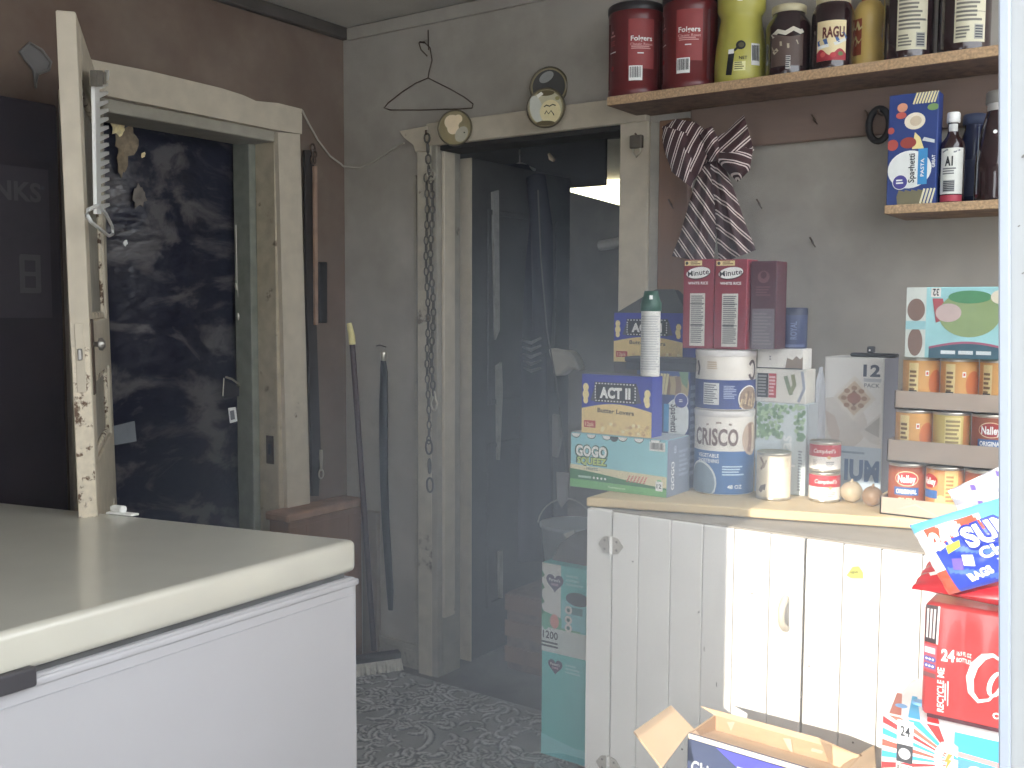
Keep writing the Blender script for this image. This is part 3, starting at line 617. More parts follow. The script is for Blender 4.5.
# ------------------------------------------------------------------ back room
g = G()
y0_ = 2.995; XD = aty(471, 400, y0_).x; xd0 = aty(460.5, 400, y0_).x; dw = .70
g.box(xd0, y0_, .015, XD, y0_+dw, 1.93, mat('door_grey_paint', (74, 73, 72), .6, .2, 6, col2=(54, 53, 54), thr=.55, soft=.1), .002)
g.box(xd0-.001, y0_-.004, .015, XD+.003, y0_+.002, 1.93, M_trimwhite, .001)
for z0, z1 in ((.2, .85), (1.0, 1.75)):
    for a_, b_, c_, d_ in ((.1, .12, z0, z1), (dw-.12, dw-.1, z0, z1), (.12, dw-.12, z0, z0+.02), (.12, dw-.12, z1-.02, z1)): g.box(XD, y0_+a_, c_, XD+.008, y0_+b_, d_, mat('door_grey_paint', (74, 73, 72)), .002)
d2 = struct(g, 'door_2')
g = G()
for z_ in (1.62, .45): g.tube([(xd0-.006, y0_-.012, z_-.04), (xd0-.006, y0_-.012, z_+.04)], .006, M_rust, 8); g.box(xd0-.014, y0_-.016, z_-.04, xd0+.001, y0_-.008, z_+.04, M_rust, 0)
g.build('hinge', d2)
# pale lath, bits of torn paper on the leaf
def ond(px, py, k=.012): return atx(px, py, XD+k)
M_lath = mat('pale_lath', (150, 148, 142), .7, .2, 20)
for pts_, lb_ in ((((493, 192), (499, 190), (500, 330), (496, 340)), 'long pale lath high on the open grey inner door'), (((497, 366), (502, 362), (503, 392), (500, 460), (498, 460)), 'torn pale lath halfway down the open grey inner door'), (((499, 552), (503, 550), (503, 598), (500, 598)), 'short pale lath low on the inner door beside the coat hem')):
    g = G(); g.prism([ond(*q) for q in pts_], (-.01, 0, 0), M_lath); tag(g.build('pale_lath'), lb_, 'lath')
# long dark coat hung on the leaf
ct = thing('long_coat', 'long dark coat hanging on the open inner door', 'coat', (0, 0, 0)); M_coat = mat('navy_coat_cloth', (42, 42, 54), .85, .2, 10); yco = 3.42
rows = [(166, 506, 532), (176, 503, 540), (200, 502, 540), (260, 502, 544), (330, 502, 547), (400, 502, 550), (470, 500, 554), (520, 500, 556), (556, 501, 553)]
def coatfn(u, v):
    i = v*(len(rows)-1); k = min(int(i), len(rows)-2); f_ = i-k; y = rows[k][0]*(1-f_)+rows[k+1][0]*f_; l_ = rows[k][1]*(1-f_)+rows[k+1][1]*f_; r_ = rows[k][2]*(1-f_)+rows[k+1][2]*f_
    a_ = 2*PI*u; q = aty((l_+r_)/2, y, yco); hw = (r_-l_)/2*depth(q)/F; fold = 1+.10*math.sin(5*a_+2*v)*min(1, v*2)
    return Vector((q.x+hw*math.cos(a_)*fold*.92, yco+(.075+.03*v)*math.sin(a_)*fold, q.z))
g = G(); g.grid(coatfn, 48, 40, M_coat); top_ = [coatfn(i/48, 0) for i in range(48)]; g.add(top_, [tuple(range(48))], M_coat); bot_ = [coatfn(i/48, 1) for i in range(48)]; g.add(bot_, [tuple(range(48))], M_coat); g.build('coat_body', ct)
g = G(); g.tube([aty(536, 178, yco-.05), aty(542, 230, yco-.09), aty(543, 300, yco-.1), aty(541, 352, yco-.1)], [.04, .045, .043, .038], M_coat, 14); g.build('sleeve', ct)
g = G(); 
for k in range(5): g.tube([aty(522+k*.5, 340+k*7, yco-.145), aty(531, 343+k*7, yco-.155), aty(541, 338+k*7.5, yco-.148)], [.004, .007, .004], mat('silver_tape', (120, 122, 126), .3, .2, 50, metal=.4), 8)
g.build('cuff_tape', ct)['label'] = 'crumpled silvery tape at the cuff'
g = G(); g.tube([aty(520, 150, yco), aty(520, 160, yco-.02), aty(520, 168, yco)], .004, M_metal, 8); g.tube([aty(507, 170, yco), aty(520, 163, yco), aty(535, 170, yco)], .006, M_metal, 8); g.build('hanger_bar', ct)
# cord and pale bag
g = G(); g.tube([aty(538, 190, 3.2), aty(541, 260, 3.2), aty(547, 330, 3.2), aty(556, 380, 3.2), aty(565, 450, 3.2), aty(568, 500, 3.2)], .003, mat('grey_string', (96, 94, 92), .8), 6); tag(g.build('string'), 'thin grey string hanging past the dark coat in the back doorway', 'string')
g = G(); P = [aty(*p_, 3.2) for p_ in ((547, 348), (556, 350), (568, 351), (574, 358), (579, 371), (568, 368), (560, 376), (553, 376), (551, 362))]
g.prism(P, (0, .06, 0), mat('pale_bag', (186, 182, 170), .7, .1, 20), .008); tag(g.build('cloth_bag'), 'crumpled pale cloth hanging just right of the dark coat', 'cloth')
g = G(); P = [aty(*p_, 3.2) for p_ in ((552, 414), (558, 416), (560, 440), (556, 458), (552, 456))]; g.prism(P, (0, .02, 0), mat('pale_bag2', (128, 126, 122), .7, .1, 20), .002); tag(g.build('rag'), 'small grey rag hanging below the pale cloth by the coat', 'rag')
# bucket on a stool at the coat's foot
g = G(); c_ = atz(575, 560, .40); c_ = aty(573, 520, 3.2)
bk = thing('bucket', 'pale blue grey bucket on a crate behind the teal cartons', 'bucket', (c_.x, 3.2, .30)); M_bk = mat('bucket_plastic', (196, 206, 212), .5, .08)
g.lathe([(.001, 0), (.095, 0), (.12, .25), (.127, .25), (.127, .262), (.113, .262), (.09, .012), (.001, .012)], M_bk, 32); g.build('pail', bk)
g = G(); g.tube([(.12*math.cos(a_), .12*math.sin(a_)*.25-.06, .26+.10*math.sin(a_)) for a_ in [PI*i/14 for i in range(15)]], .003, M_metal, 6); g.build('bail_handle', bk)
g = G(); g.box(c_.x-.2, 3.05, 0, c_.x+.2, 3.38, .298, M_darkboard, .004)
for z_ in (.03, .13, .23): g.box(c_.x-.205, 3.042, z_, c_.x+.205, 3.052, z_+.06, M_brownwood, .002)
tag(g.build('crate'), 'dark wooden crate carrying the bucket in the back room', 'crate')
g = G(); P = [aty(*p_, 3.12) for p_ in ((556, 472), (569, 473), (567, 500), (561, 508), (557, 500))]; g.prism(P, (0, .008, 0), mat('pale_paper', (150, 150, 150), .8, .06), .001); tag(g.build('paper_scrap'), 'torn pale paper scrap standing against the bucket in the back doorway', 'paper')
# bulkhead and fluorescent light
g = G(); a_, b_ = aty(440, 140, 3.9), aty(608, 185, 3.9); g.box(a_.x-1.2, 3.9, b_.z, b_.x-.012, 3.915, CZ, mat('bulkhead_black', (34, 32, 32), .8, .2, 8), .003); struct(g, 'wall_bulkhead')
fl = thing('fluorescent_lamp', 'lit fluorescent ceiling lamp seen through the back doorway', 'lamp')
P0, P1 = aty(566, 187, 5.3), aty(628, 205, 5.3-.0)
zf = 2.02
a_ = atz(566, 187, zf); b_ = atz(645, 209, zf); c_ = atz(645, 178, zf)
ax_ = (b_-a_).normalized(); 
g = G(); g.prism([a_, b_, c_, a_+(c_-b_)*.15], (0, 0, -.02), mat('lamp_diffuser', (255, 250, 225), .5, .02, emit=((255, 248, 215), 4.0))); g.build('diffuser', fl)
g = G(); g.prism([a_+Vector((-.02, 0, .002)), b_+Vector((0, -.02, .002)), c_+Vector((0, .02, .002)), a_+(c_-b_)*.15+Vector((-.02, .02, .002))], (0, 0, .20), mat('lamp_housing', (206, 200, 184), .5)); g.build('housing', fl)
g = G(); q = (b_+c_)/2; g.tube([q+Vector((0, 0, .19)), Vector((q.x, q.y, CZ))], .004, M_metal, 6); g.build('hanging_rod', fl); g = G(); q = a_+(b_-a_)*.3+Vector((0, .1, 0)); g.tube([q+Vector((0, 0, .19)), Vector((q.x, q.y, CZ))], .004, M_metal, 6); g.build('hanging_rod', fl)
g = G(); q = aty(551, 158, 3.88); g.tube([q+Vector((-.012, 0, .02)), q, q+Vector((.016, 0, -.012))], [.006, .012, .008], M_lab, 10); tag(g.build('wall_hook'), 'small pale hook on the dark bulkhead inside the back doorway', 'hook')
g = G(); a_, b_ = aty(606, 240, 5.6), aty(640, 250, 5.6); g.tube([aty(600, 246, 5.8), aty(645, 238, 5.8)], .035, mat('grey_pipe', (108, 106, 104), .5), 12); tag(g.build('pipe'), 'faint grey pipe along the far wall of the back room', 'pipe')

# ------------------------------------------------------------------ shelves
ZS = 1.981; YS = 2.635
sl = aty(608, 100, YS).x; s1z = aty(608, 106, YS).z; s1t = aty(608, 97.2, YS).z
g = G(); g.box(sl, YS, s1z, .35, YB, s1t, M_darkboard, 0); 
sh = thing('long_shelf', 'long particle board shelf high on the wall carrying jars and canisters', 'shelf'); g.build('board', sh)
g = G(); g.box(sl-.001, YS-.004, s1z+.0005, .35, YS, s1t, M_particle, .001); g.build('front_edge', sh)['label'] = 'raw particle board edge'
g = G(); zt, zb = aty(753, 123, YB-.02).z, aty(753, 146, YB-.02).z; g.box(-1.325, YB-.022, zb, .35, YB, s1z, mat('rail_board', (126, 106, 94), .85, .15, 14, stretch=(.15, 1, 1)), .003); struct(g, 'trim_15')
g = G(); s2 = aty(885, 213, YS); zz = aty(885, 214.3, YS).z; g.box(s2.x, YS, zz, .3, YB, zz+.022, M_darkboard, 0)
s2h = thing('short_shelf', 'short shelf below the long one carrying pasta and sauce bottles', 'shelf'); g.build('board', s2h); ZS2 = zz+.022
g = G(); g.box(s2.x-.001, YS-.004, zz+.0005, .3, YS, ZS2, M_particle, .001); g.build('front_edge', s2h)
# nails on the rail and wall
for k, (x, y, lb) in enumerate(((815, 121, 'rusty nail in the rail midway under the long shelf'), (868, 117, 'bent nail in the rail beside the black ring'), (813, 243, 'small nail low in the bare wall under the shelves'), (760, 205, 'small nail in the bare wall beside the striped bow'), (672, 205, 'small nail in the brown board beside the striped bow'))):
    q = aty(x, y, YB-.024 if k < 2 else (YB-.03 if k == 4 else YB)); g = G(); g.tube([q, q+Vector((.002, -.016, .006)), q+Vector((-.004, -.018, .016))], .0025, M_rust, 6); g.tube([q+Vector((0, -.014, .004)), q+Vector((.012, -.016, -.012))], .002, M_rust, 6); tag(g.build('nail'), lb, 'nail')
# black ring hanging at the end of the short shelf
g = G(); c_ = aty(879, 125, YB-.05); r_ = 16*depth(c_)/F; g.tube([c_+Vector((r_*.62*math.cos(a_), 0, r_*math.sin(a_))) for a_ in [2*PI*i/24 for i in range(24)]], .009, M_rubber, 10, True); tag(g.build('black_ring'), 'black rubber ring hanging on the wall beside the upright pasta box', 'ring')
g = G(); g.tube([c_+Vector((0, .05, r_-.012)), c_+Vector((0, -.012, r_-.014)), c_+Vector((0, -.014, r_-.004))], .003, M_rust, 6); tag(g.build('ring_nail'), 'nail the black rubber ring hangs on', 'nail')

# ---- goods on the long shelf
def place(pxc, Yc, z, pyb=60): q = aty(pxc, pyb, Yc); return Vector((q.x, Yc, z))
def pxr(hw, p): return hw*depth(p)/F
M_redcan = mat('canister_red', (104, 34, 36), .32, .08, 12); M_reddk = mat('canister_dark_red', (84, 28, 32), .35, .08, 12)
def canister(pxc, hw, rot, lab):
    p_ = place(pxc, YS+.115, s1t); r = pxr(hw, p_)
    t_ = thing('coffee_canister', lab, 'canister', p_, facing(p_)+rot, 'red canisters on the long shelf'); H = .252*r/.085*1.0; H = .262
    pf = [(r*.90, 0), (r, .008), (r, .03), (r*.965, .036), (r*.965, H*.86), (r, H*.9), (r, H*.97), (r*.95, H)]
    g = G(); g.lathe(pf, M_redcan, 48)
    for a_ in (-1.15, 1.15, 2.6): # vertical grip ribs
        g.box(r*.93*math.sin(a_)-.006, -r*.93*math.cos(a_)-.006, .03, r*.93*math.sin(a_)+.006, -r*.93*math.cos(a_)+.006, H*.88, M_reddk, .004)
    g.build('body', t_)
    g = G(); g.lathe([(r*1.01, H-.006), (r*1.03, H), (r*1.03, H+.014), (r*.98, H+.018), (.001, H+.018)], mat('canister_lid', (38, 34, 36), .4), 48); g.build('lid', t_)
    g = G(); fr = cyl(r*.966, .036, H*.82, 3.8); mp_ = ink(150, 62, 62); pk = ink(214, 160, 156)
    g.rect(fr, .47, .22, .73, .90, mp_, 1); g.text(fr, 'Folgers', .60, .63, .07, WHITE, 3, fit=.21); g.text(fr, 'Classic Roast', .60, .55, .035, pk, 3, fit=.22); g.lines(fr, .50, .48, .70, .53, 2, pk, 3); g.rect(fr, .56, .42, .62, .435, WHITE, 3)
    g.barcode(fr, .48, .06, .61, .26, 2)
    g.ell(fr, .28, .75, .02, .02, pk, 2); g.lines(fr, .24, .68, .33, .72, 1, pk, 2); g.rect(fr, .23, .47, .33, .485, WHITE, 2); g.lines(fr, .24, .56, .32, .64, 3, ink(166, 80, 80), 2); g.ell(fr, .28, .26, .035, .035, ink(160, 60, 64), 2); g.barcode(fr, .10, .06, .18, .26, 2)
    g.build('label', t_)
canister(636, 27.5, -.18, 'red plastic coffee canister at the end of the long shelf, beside the doorway'); canister(690, 27.5, -.42, 'red plastic coffee canister standing between its twin and the yellow bottle')

p_ = place(740.5, YS+.11, s1t); r = pxr(25.5, p_)
yb_ = thing('powder_bottle', 'yellow waisted powder bottle beside the red canisters on the long shelf', 'bottle', p_, facing(p_)); M_yel = mat('yellow_plastic', (184, 178, 84), .38, .05, 10)
pf = [(r*.93, 0), (r*.99, .006), (r*.99, .07), (r*.95, .11), (r*.84, .165), (r*.78, .19), (r*.80, .20), (r*.92, .215), (r*.92, .25), (r*.7, .262)]
g = G(); g.lathe(pf, M_yel, 44); g.build('body', yb_)
def pr_(z):
    for (a_, b_), (c_, d_) in zip(pf, pf[1:]):
        if b_ <= z <= d_: return a_+(c_-a_)*(z-b_)/max(1e-6, d_-b_)
    return r*.7
g = G(); fr = cyl(r, .0, .25, 3.2, rf=pr_)
g.stroke(fr, [(.36, .10), (.375, .22), (.39, .34)], .035, BLACK, 3); g.rect(fr, .35, .33, .42, .38, WHITE, 4); g.ell(fr, .50, .42, .055, .05, BLACK, 3); g.stroke(fr, [(.42, .36), (.47, .40)], .014, BLACK, 3); g.ell(fr, .505, .42, .032, .028, ink(80, 76, 50), 4)
g.rect(fr, .42, .14, .56, .24, ink(226, 222, 160), 2); g.lines(fr, .43, .15, .55, .24, 4, ink(120, 116, 60), 3); g.text(fr, 'NET', .53, .28, .035, BLACK, 3)
g.barcode(fr, .63, .20, .75, .44, 2); g.text(fr, 'L', .49, .93, .06, WHITE, 3); g.ell(fr, .47, .93, .04, .03, WHITE, 3); g.text(fr, 'Chocolate', .60, .95, .03, BLACK, 3, fit=.14)
g.build('label', yb_)
g = G(); g.lathe([(r*.74, .262), (r*.76, .266), (r*.76, .292), (r*.7, .3), (.001, .3)], mat('brown_cap', (120, 72, 40), .4), 36); g.build('cap', yb_)

M_glass = mat('dark_sauce_glass', (46, 28, 30), .12, .08, 10, coat=.6); M_lidY = mat('cream_lid', (206, 196, 160), .4, .05)
def jar(pxc, hw, H, name, lab, cat, body, lidm, prints, rot=0, Yoff=.0, shoulder=.72, neck=.78, group='jars on the long shelf'):
    p_ = place(pxc, YS+.1+Yoff, s1t); r = pxr(hw, p_); t_ = thing(name, lab, cat, p_, facing(p_)+rot, group)
    pf = [(r*.88, 0), (r*.98, .006), (r, .016), (r, H*shoulder), (r*.96, H*(shoulder+.06)), (r*neck, H*(shoulder+.16)), (r*neck, H*.93)]
    g = G(); g.lathe(pf, body, 40); g.build('body', t_)
    g = G(); g.lathe([(r*neck*1.03, H*.90), (r*neck*1.07, H*.905), (r*neck*1.07, H*.99), (r*neck, H), (.001, H)], lidm, 36); g.build('lid', t_)
    g = G(); fr = cyl(r, .016, H*shoulder-.02, 3.4); prints(g, fr); g.build('label', t_); return t_
def pA(g, fr):
    br_ = ink(88, 70, 62); g.band(fr, lambda u: .12, lambda u: .82+.06*math.sin(u*9), .26, .70, br_, 1); g.stroke(fr, [(.27, .80), (.36, .90), (.46, .84), (.56, .93), (.66, .86), (.69, .9)], .05, ink(206, 200, 182), 2)
    g.stroke(fr, [(.28, .52), (.4, .62), (.5, .55), (.62, .64)], .05, ink(176, 164, 140), 2); g.stroke(fr, [(.3, .42), (.36, .5)], .04, ink(196, 186, 160), 2); g.rect(fr, .47, .05, .53, .34, ink(196, 192, 186), 3); g.lines(fr, .47, .07, .53, .33, 6, BLACK, 4)
jar(788, 22, .20, 'sauce_jar', 'dark brown sauce jar with a cream lid, standing next to the yellow bottle', 'jar', M_glass, M_lidY, pA, 0, 0, .7, .72)
def pB(g, fr):
    cr = ink(232, 214, 168); g.rect(fr, .26, .10, .68, .86, cr, 1); g.text(fr, 'RAGU', .50, .64, .20, ink(96, 40, 32), 3, fit=.30, bold=.04); g.stroke(fr, [(.28, .42), (.4, .45), (.55, .50), (.67, .58)], .07, ink(62, 96, 150), 3); g.stroke(fr, [(.28, .36), (.4, .38), (.55, .42), (.67, .5)], .03, ink(226, 226, 220), 4)
    g.band(fr, lambda u: .10, lambda u: .26+.06*math.sin(u*24), .26, .68, ink(168, 44, 56), 2); g.ell(fr, .36, .22, .05, .05, ink(206, 96, 90), 3); g.ell(fr, .5, .2, .06, .05, ink(190, 60, 66), 3); g.ell(fr, .6, .22, .05, .04, ink(96, 120, 60), 3)
jar(832, 20.5, .205, 'pasta_sauce_jar', 'pasta sauce jar with a cream lettered label, right of the dark brown jar', 'jar', M_glass, M_lidY, pB, .04, 0, .76, .76)
# mustard squeeze bottle
p_ = place(868, YS+.165, s1t); r = pxr(15, p_); t_ = thing('mustard_bottle', 'pale yellow wavy squeeze bottle behind the lettered sauce jar', 'bottle', p_, facing(p_)); M_mus = mat('mustard_yellow', (222, 190, 110), .35, .05, 10)
pf = [(r*.9, 0), (r, .008), (r*.98, .03), (r*1.02, .055), (r*.94, .08), (r*.80, .105), (r*.86, .125), (r*1.0, .15), (r*.98, .175), (r*.7, .195), (r*.4, .2)]
g = G(); g.lathe(pf, M_mus, 36); g.build('body', t_); g = G(); fr = cyl(r*1.02, .01, .14, 3.2); g.rect(fr, .16, .3, .36, .98, ink(150, 70, 40), 1); g.stroke(fr, [(.18, .5), (.24, .62), (.33, .55)], .06, ink(226, 210, 150), 2); g.stroke(fr, [(.18, .8), (.26, .9), (.34, .78)], .05, ink(226, 210, 150), 2); g.build('label', t_)
g = G(); g.lathe([(r*.5, .2), (r*.5, .212), (r*.2, .24), (.001, .24)], ink(196, 60, 40), 24); g.build('cap', t_)
def pC(g, fr):
    g.rect(fr, .36, .06, .72, 1.0, ink(196, 190, 164), 1); g.lines(fr, .38, .30, .70, .96, 13, ink(104, 100, 92), 2); g.rect(fr, .36, .42, .72, .425, DARKINK, 3); g.lines(fr, .38, .10, .55, .26, 4, ink(104, 100, 92), 2); g.rect(fr, .58, .09, .69, .27, ink(150, 148, 138), 2); g.lines(fr, .59, .1, .68, .26, 5, DARKINK, 3, 0)
jar(908, 24, .28, 'large_sauce_jar', 'big dark jar with a grey fine print label, middle of the long shelf', 'jar', M_glass, M_lidY, pC, .0, 0, .78, .7, 'big dark jars on the long shelf')
jar(963, 24.5, .28, 'large_sauce_jar', 'big dark jar with a grey label beside the white door edge, above the tall bottle', 'jar', M_glass, M_lidY, pC, .1, 0, .78, .7, 'big dark jars on the long shelf')

# ------------------------------------------------------------------ printed boxes
def carton_body(g, w, d, h, m, mtop=None):
    g.box(0, 0, 0, w, d, h, m, .0015)
def spag_print(g, fr, vert=False):
    # pasta box face: navy with white oval, garlic, cheese and a fork
    g.ell(fr, .46, .32, .19*1.0, .17, ink(230, 232, 228), 2); g.rect(fr, .63, .18, .82, .50, ink(60, 140, 196), 2); g.text(fr, 'Spaghetti', .50, .33, .055, DARKINK, 4, rot=PI/2, fit=.26); g.text(fr, 'PASTA', .72, .33, .03, WHITE, 3, rot=PI/2, fit=.16)
    g.ell(fr, .28, .21, .062, .062, ink(70, 66, 140), 4); g.ell(fr, .28, .21, .068, .068, WHITE, 3); g.lines(fr, .2, .19, .36, .24, 2, WHITE, 5)
    g.ell(fr, .54, .75, .09, .075, ink(232, 222, 200), 2); g.ell(fr, .56, .75, .05, .045, ink(206, 188, 160), 3); g.poly(fr, [(.5, .50), (.74, .50), (.66, .60), (.55, .65)], ink(232, 216, 150), 2); g.poly(fr, [(.70, .57), (.95, .54), (.95, .57), (.74, .60)], ink(206, 210, 210), 3)
    for i in range(8): g.stroke(fr, [(.50+i*.06, .90), (.58+i*.06, 1.0)], .008, ink(226, 216, 170), 2)
    g.ell(fr, .9, .86, .05, .03, ink(120, 150, 90), 2); g.ell(fr, .28, .88, .045, .04, ink(214, 150, 120), 2); g.ell(fr, .26, .81, .045, .03, ink(190, 90, 80), 3); g.ell(fr, .42, .56, .07, .05, ink(150, 62, 54), 2); g.ell(fr, .10, .55, .05, .05, ink(180, 80, 70), 2); g.ell(fr, .06, .68, .03, .03, ink(180, 80, 70), 2)
    for i in range(4): g.stroke(fr, [(.30+i*.13, .0), (.28+i*.13, .08), (.32+i*.13, .13)], .028, ink(116, 110, 84), 2)
    for i in range(4): g.stroke(fr, [(.70+i*.07, .01), (.78+i*.07, .14)], .009, ink(226, 222, 190), 2)
    g.text(fr, 'GREAT', .94, .38, .028, WHITE, 3, rot=PI/2, fit=.11)
M_navy = mat('box_navy', (38, 60, 122), .5, .05, 20)
a_, b_ = aty(886, 204, YS+.02), aty(935, 204, YS+.02); w_ = b_.x-a_.x; h_ = aty(910, 93.5, YS+.02).z-ZS2
sp = thing('spaghetti_box', 'navy pasta box standing upright at the end of the short shelf', 'box', (a_.x, YS+.02, ZS2)); g = G(); carton_body(g, w_, .05, h_, M_navy); fr = front(w_, h_); spag_print(g, fr); g.build('carton', sp)
# short shelf bottles
def bottle(name, lab, pxc, hw, topy, body, capm, prints, prof, Yc, rot=0, group=None, pyb=204):
    p_ = place(pxc, Yc, ZS2, pyb); r = pxr(hw, p_); H = aty(pxc, topy, Yc).z-ZS2; t_ = thing(name, lab, 'bottle', p_, facing(p_)+rot, group)
    g = G(); g.lathe([(a*r, b*H) for a, b in prof], body, 36); g.build('body', t_); rr = prof[-1][0]*r
    g = G(); g.lathe([(rr*1.0, H*.885), (rr*1.25, H*.89), (rr*1.25, H*.985), (rr*1.1, H), (.001, H)], capm, 28); g.build('cap', t_)
    g = G(); prints(g, r, H); g.build('label', t_)
bprof = [(.9, 0), (1, .02), (1, .60), (.9, .67), (.5, .74), (.42, .78), (.42, .90)]
def pA1(g, r, H):
    fr = cyl(r, .02*H, .58*H, 3.0); g.rect(fr, .18, .14, .82, 1.0, ink(214, 214, 206), 1); g.text(fr, 'A1', .42, .76, .17, BLACK, 3, fit=.20, bold=.05); g.rect(fr, .18, .0, .82, .12, ink(170, 60, 76), 1); g.lines(fr, .26, .50, .6, .64, 3, ink(110, 110, 110), 2); g.rect(fr, .28, .18, .58, .40, ink(160, 160, 158), 2); g.lines(fr, .29, .19, .57, .39, 6, DARKINK, 3, 0); g.stroke(fr, [(.24, .93), (.36, .97), (.56, .92), (.7, .96)], .015, GREYINK, 2)
    fr = cyl(r*.42, .78*H, .10*H, 3.0); g.rect(fr, .2, .1, .8, .9, ink(200, 200, 196), 1)
bottle('steak_sauce_bottle', 'small dark sauce bottle with a white label and cap, beside the pasta box', 950.5, 12, 113, M_glass, WHITE, pA1, bprof, YS+.055)
bottle('syrup_bottle', 'plain dark bottle with a bluish cap, between the white capped and the tall bottle', 972, 13, 115, mat('blue_dark_glass', (38, 46, 78), .2, .08), ink(72, 82, 112), lambda g, r, H: g.rect(cyl(r, .05*H, .5*H, 2.4), .1, .1, .9, .9, ink(46, 56, 92), 1), [(.92, 0), (1, .02), (1, .70), (.8, .80), (.7, .84), (.7, .9)], YS+.145)
def pT(g, r, H):
    fr = cyl(r*.55, .82*H, .16*H, 3.2); g.rect(fr, .1, .0, .9, .95, ink(176, 172, 168), 1); g.rect(fr, .55, .1, .75, .8, WHITE, 2); g.stroke(cyl(r, .05*H, .7*H, 3), [(.16, .02), (.17, .9)], .01, ink(150, 160, 176), 2); g.ell(cyl(r, .05*H, .7*H, 3), .45, .80, .025, .025, WHITE, 3)
bottle('tall_bottle', 'tall tapering dark bottle standing last on the short shelf, by the white door edge', 996, 21, 92, M_glass, mat('foil_cap', (150, 146, 140), .35, .1, 40, metal=.4), pT, [(.95, 0), (1, .02), (1, .35), (.78, .66), (.55, .82), (.5, .9)], YS+.05)

# ------------------------------------------------------------------ striped bow
bw = thing('striped_bow', 'brown bow with white double stripes hanging under the long shelf', 'bow', (0, 0, 0)); YW = 2.71
BR, WL = (66, 40, 42), (222, 208, 202)
def cloth(name, A, B, ang, bul, pitch=.030, pleat=0.012, np_=4, yo=0, pinch=None):
    """soft panel between two drawn edges A and B, bulging towards the room, closed at the back"""
    def samp(P, t):
        i = t*(len(P)-1); k = min(int(i), len(P)-2); f_ = i-k
        return (P[k][0]*(1-f_)+P[k+1][0]*f_, P[k][1]*(1-f_)+P[k+1][1]*f_)
    m = stripes_mat('bow_stripes_'+name+str(round(ang, 2)), ang, pitch, BR, WL)
    def fn(sgn):
        def f(u, v):
            a_ = samp(A, v); b_ = samp(B, v); x = a_[0]*(1-u)+b_[0]*u; y = a_[1]*(1-u)+b_[1]*u
            d = bul*(math.sin(PI*u)**.6)*(.35+.65*math.sin(PI*min(1, .12+v*.8))); d += pleat*math.sin(np_*PI*u+1)*math.sin(PI*u)*(.4+.6*v)
            return aty(x, y, YW+yo-(d if sgn else -d*.25))
        return f
    g = G(); g.grid(fn(1), 28, 28, m); g.grid(fn(0), 28, 28, m); return g.build(name, bw)
cloth('tail', [(702, 160), (690, 200), (680, 235), (672, 256)], [(716, 160), (718, 200), (716, 240), (713, 264)], math.radians(37), .022, .03)
cloth('tail', [(708, 160), (714, 200), (717, 240), (719, 264)], [(722, 160), (735, 192), (746, 225), (756, 250)], math.radians(52), .024, .03, yo=-.006)
cloth('loop', [(716, 138), (695, 122), (676, 119), (662, 127)], [(714, 152), (700, 172), (690, 186), (672, 170)], math.radians(-28), .05, .030, .010, 5, yo=-.01)
cloth('loop', [(664, 126), (662, 136), (664, 150), (672, 172)], [(690, 134), (694, 145), (696, 160), (692, 188)], math.radians(-20), .035, .028, .006, 3, yo=-.03)
cloth('loop', [(714, 138), (726, 132), (737, 121), (744, 115)], [(714, 156), (728, 170), (742, 176), (754, 150)], math.radians(-52), .05, .030, .010, 5, yo=-.01)
cloth('loop', [(720, 150), (733, 146), (742, 146), (753, 148)], [(718, 162), (730, 175), (738, 182), (750, 170)], math.radians(75), .04, .030, .006, 3, yo=-.03)
cloth('knot', [(698, 132), (700, 142), (704, 152), (708, 162)], [(712, 126), (718, 138), (722, 148), (722, 160)], math.radians(-40), .055, .026, .006, 3, yo=-.02)

# ------------------------------------------------------------------ counter cabinet
XC0 = aty(586, 600, 2.045).x; YC = 2.045; XC1 = .28
M_cab = mat('cabinet_white_paint', (232, 230, 225), .5, .035, 8, col2=(178, 170, 160), thr=.76, soft=.02); M_gap = mat('gap_dark', (40, 37, 34), .9)
cb = thing('counter_cabinet', 'white painted plank cabinet under the cluttered counter', 'cabinet')
zd = min(aty(740, 517, YC).z, ZC-.0245)                         # top of the doors
g = G(); M_rail = mat('rail_greyed', (150, 142, 130), .7, .1, 14); g.box(XC0, YC+.02, .0, XC1, YB-.05, ZC-.026, M_rail, .002)
fl0 = aty(611, 600, YC).x
g.box(XC0, YC, 0, fl0-.001, YC+.021, ZC-.0235, M_cab, .002); g.box(fl0, YC+.004, zd+.003, XC1, YC+.021, ZC-.0235, M_rail, .001); g.box(fl0, YC+.004, 0, XC1, YC+.021, .06, M_cab, .002); g.build('body', cb)
dmid = aty(804, 600, YC).x
def cdoor(xs):
    g = G()
    for a_, b_ in zip(xs, xs[1:]): g.box(a_+.0009, YC-.003, .065, b_-.0006, YC+.016, zd, M_cab, .0022)
    g.box(xs[0]+.002, YC+.003, .066, xs[-1]-.002, YC+.015, zd-.001, M_gap, 0)
    r_ = random.Random(int(abs(xs[0])*1000))
    for k in range(7):       # nail heads and scratches
        x = r_.uniform(xs[0], xs[-1]); z_ = r_.uniform(.3, zd-.03); fr = flat((x, YC-.003, z_), (1, 0, 0), (0, 0, 1), .01, .01)
        if k < 5: g.ell(fr, .5, .5, .22, .22, ink(110, 104, 98), 1, 10)
        else: g.rect(fr, 0, 0, .18, 1.6, ink(120, 112, 104), 1)
    return g.build('door', cb)
X_ = lambda px: aty(px, 600, YC).x
dA = cdoor([fl0+.002]+[X_(x) for x in (638, 670, 702, 733, 769)]+[dmid-.0018]); dB = cdoor([dmid+.0018]+[X_(x) for x in (842, 880, 921, 962)]+[X_(1003), -.14, -.04, .06, .16, XC1-.01])
g = G(); a_ = aty(786, 597, YC-.004); b_ = aty(786, 629, YC-.004)
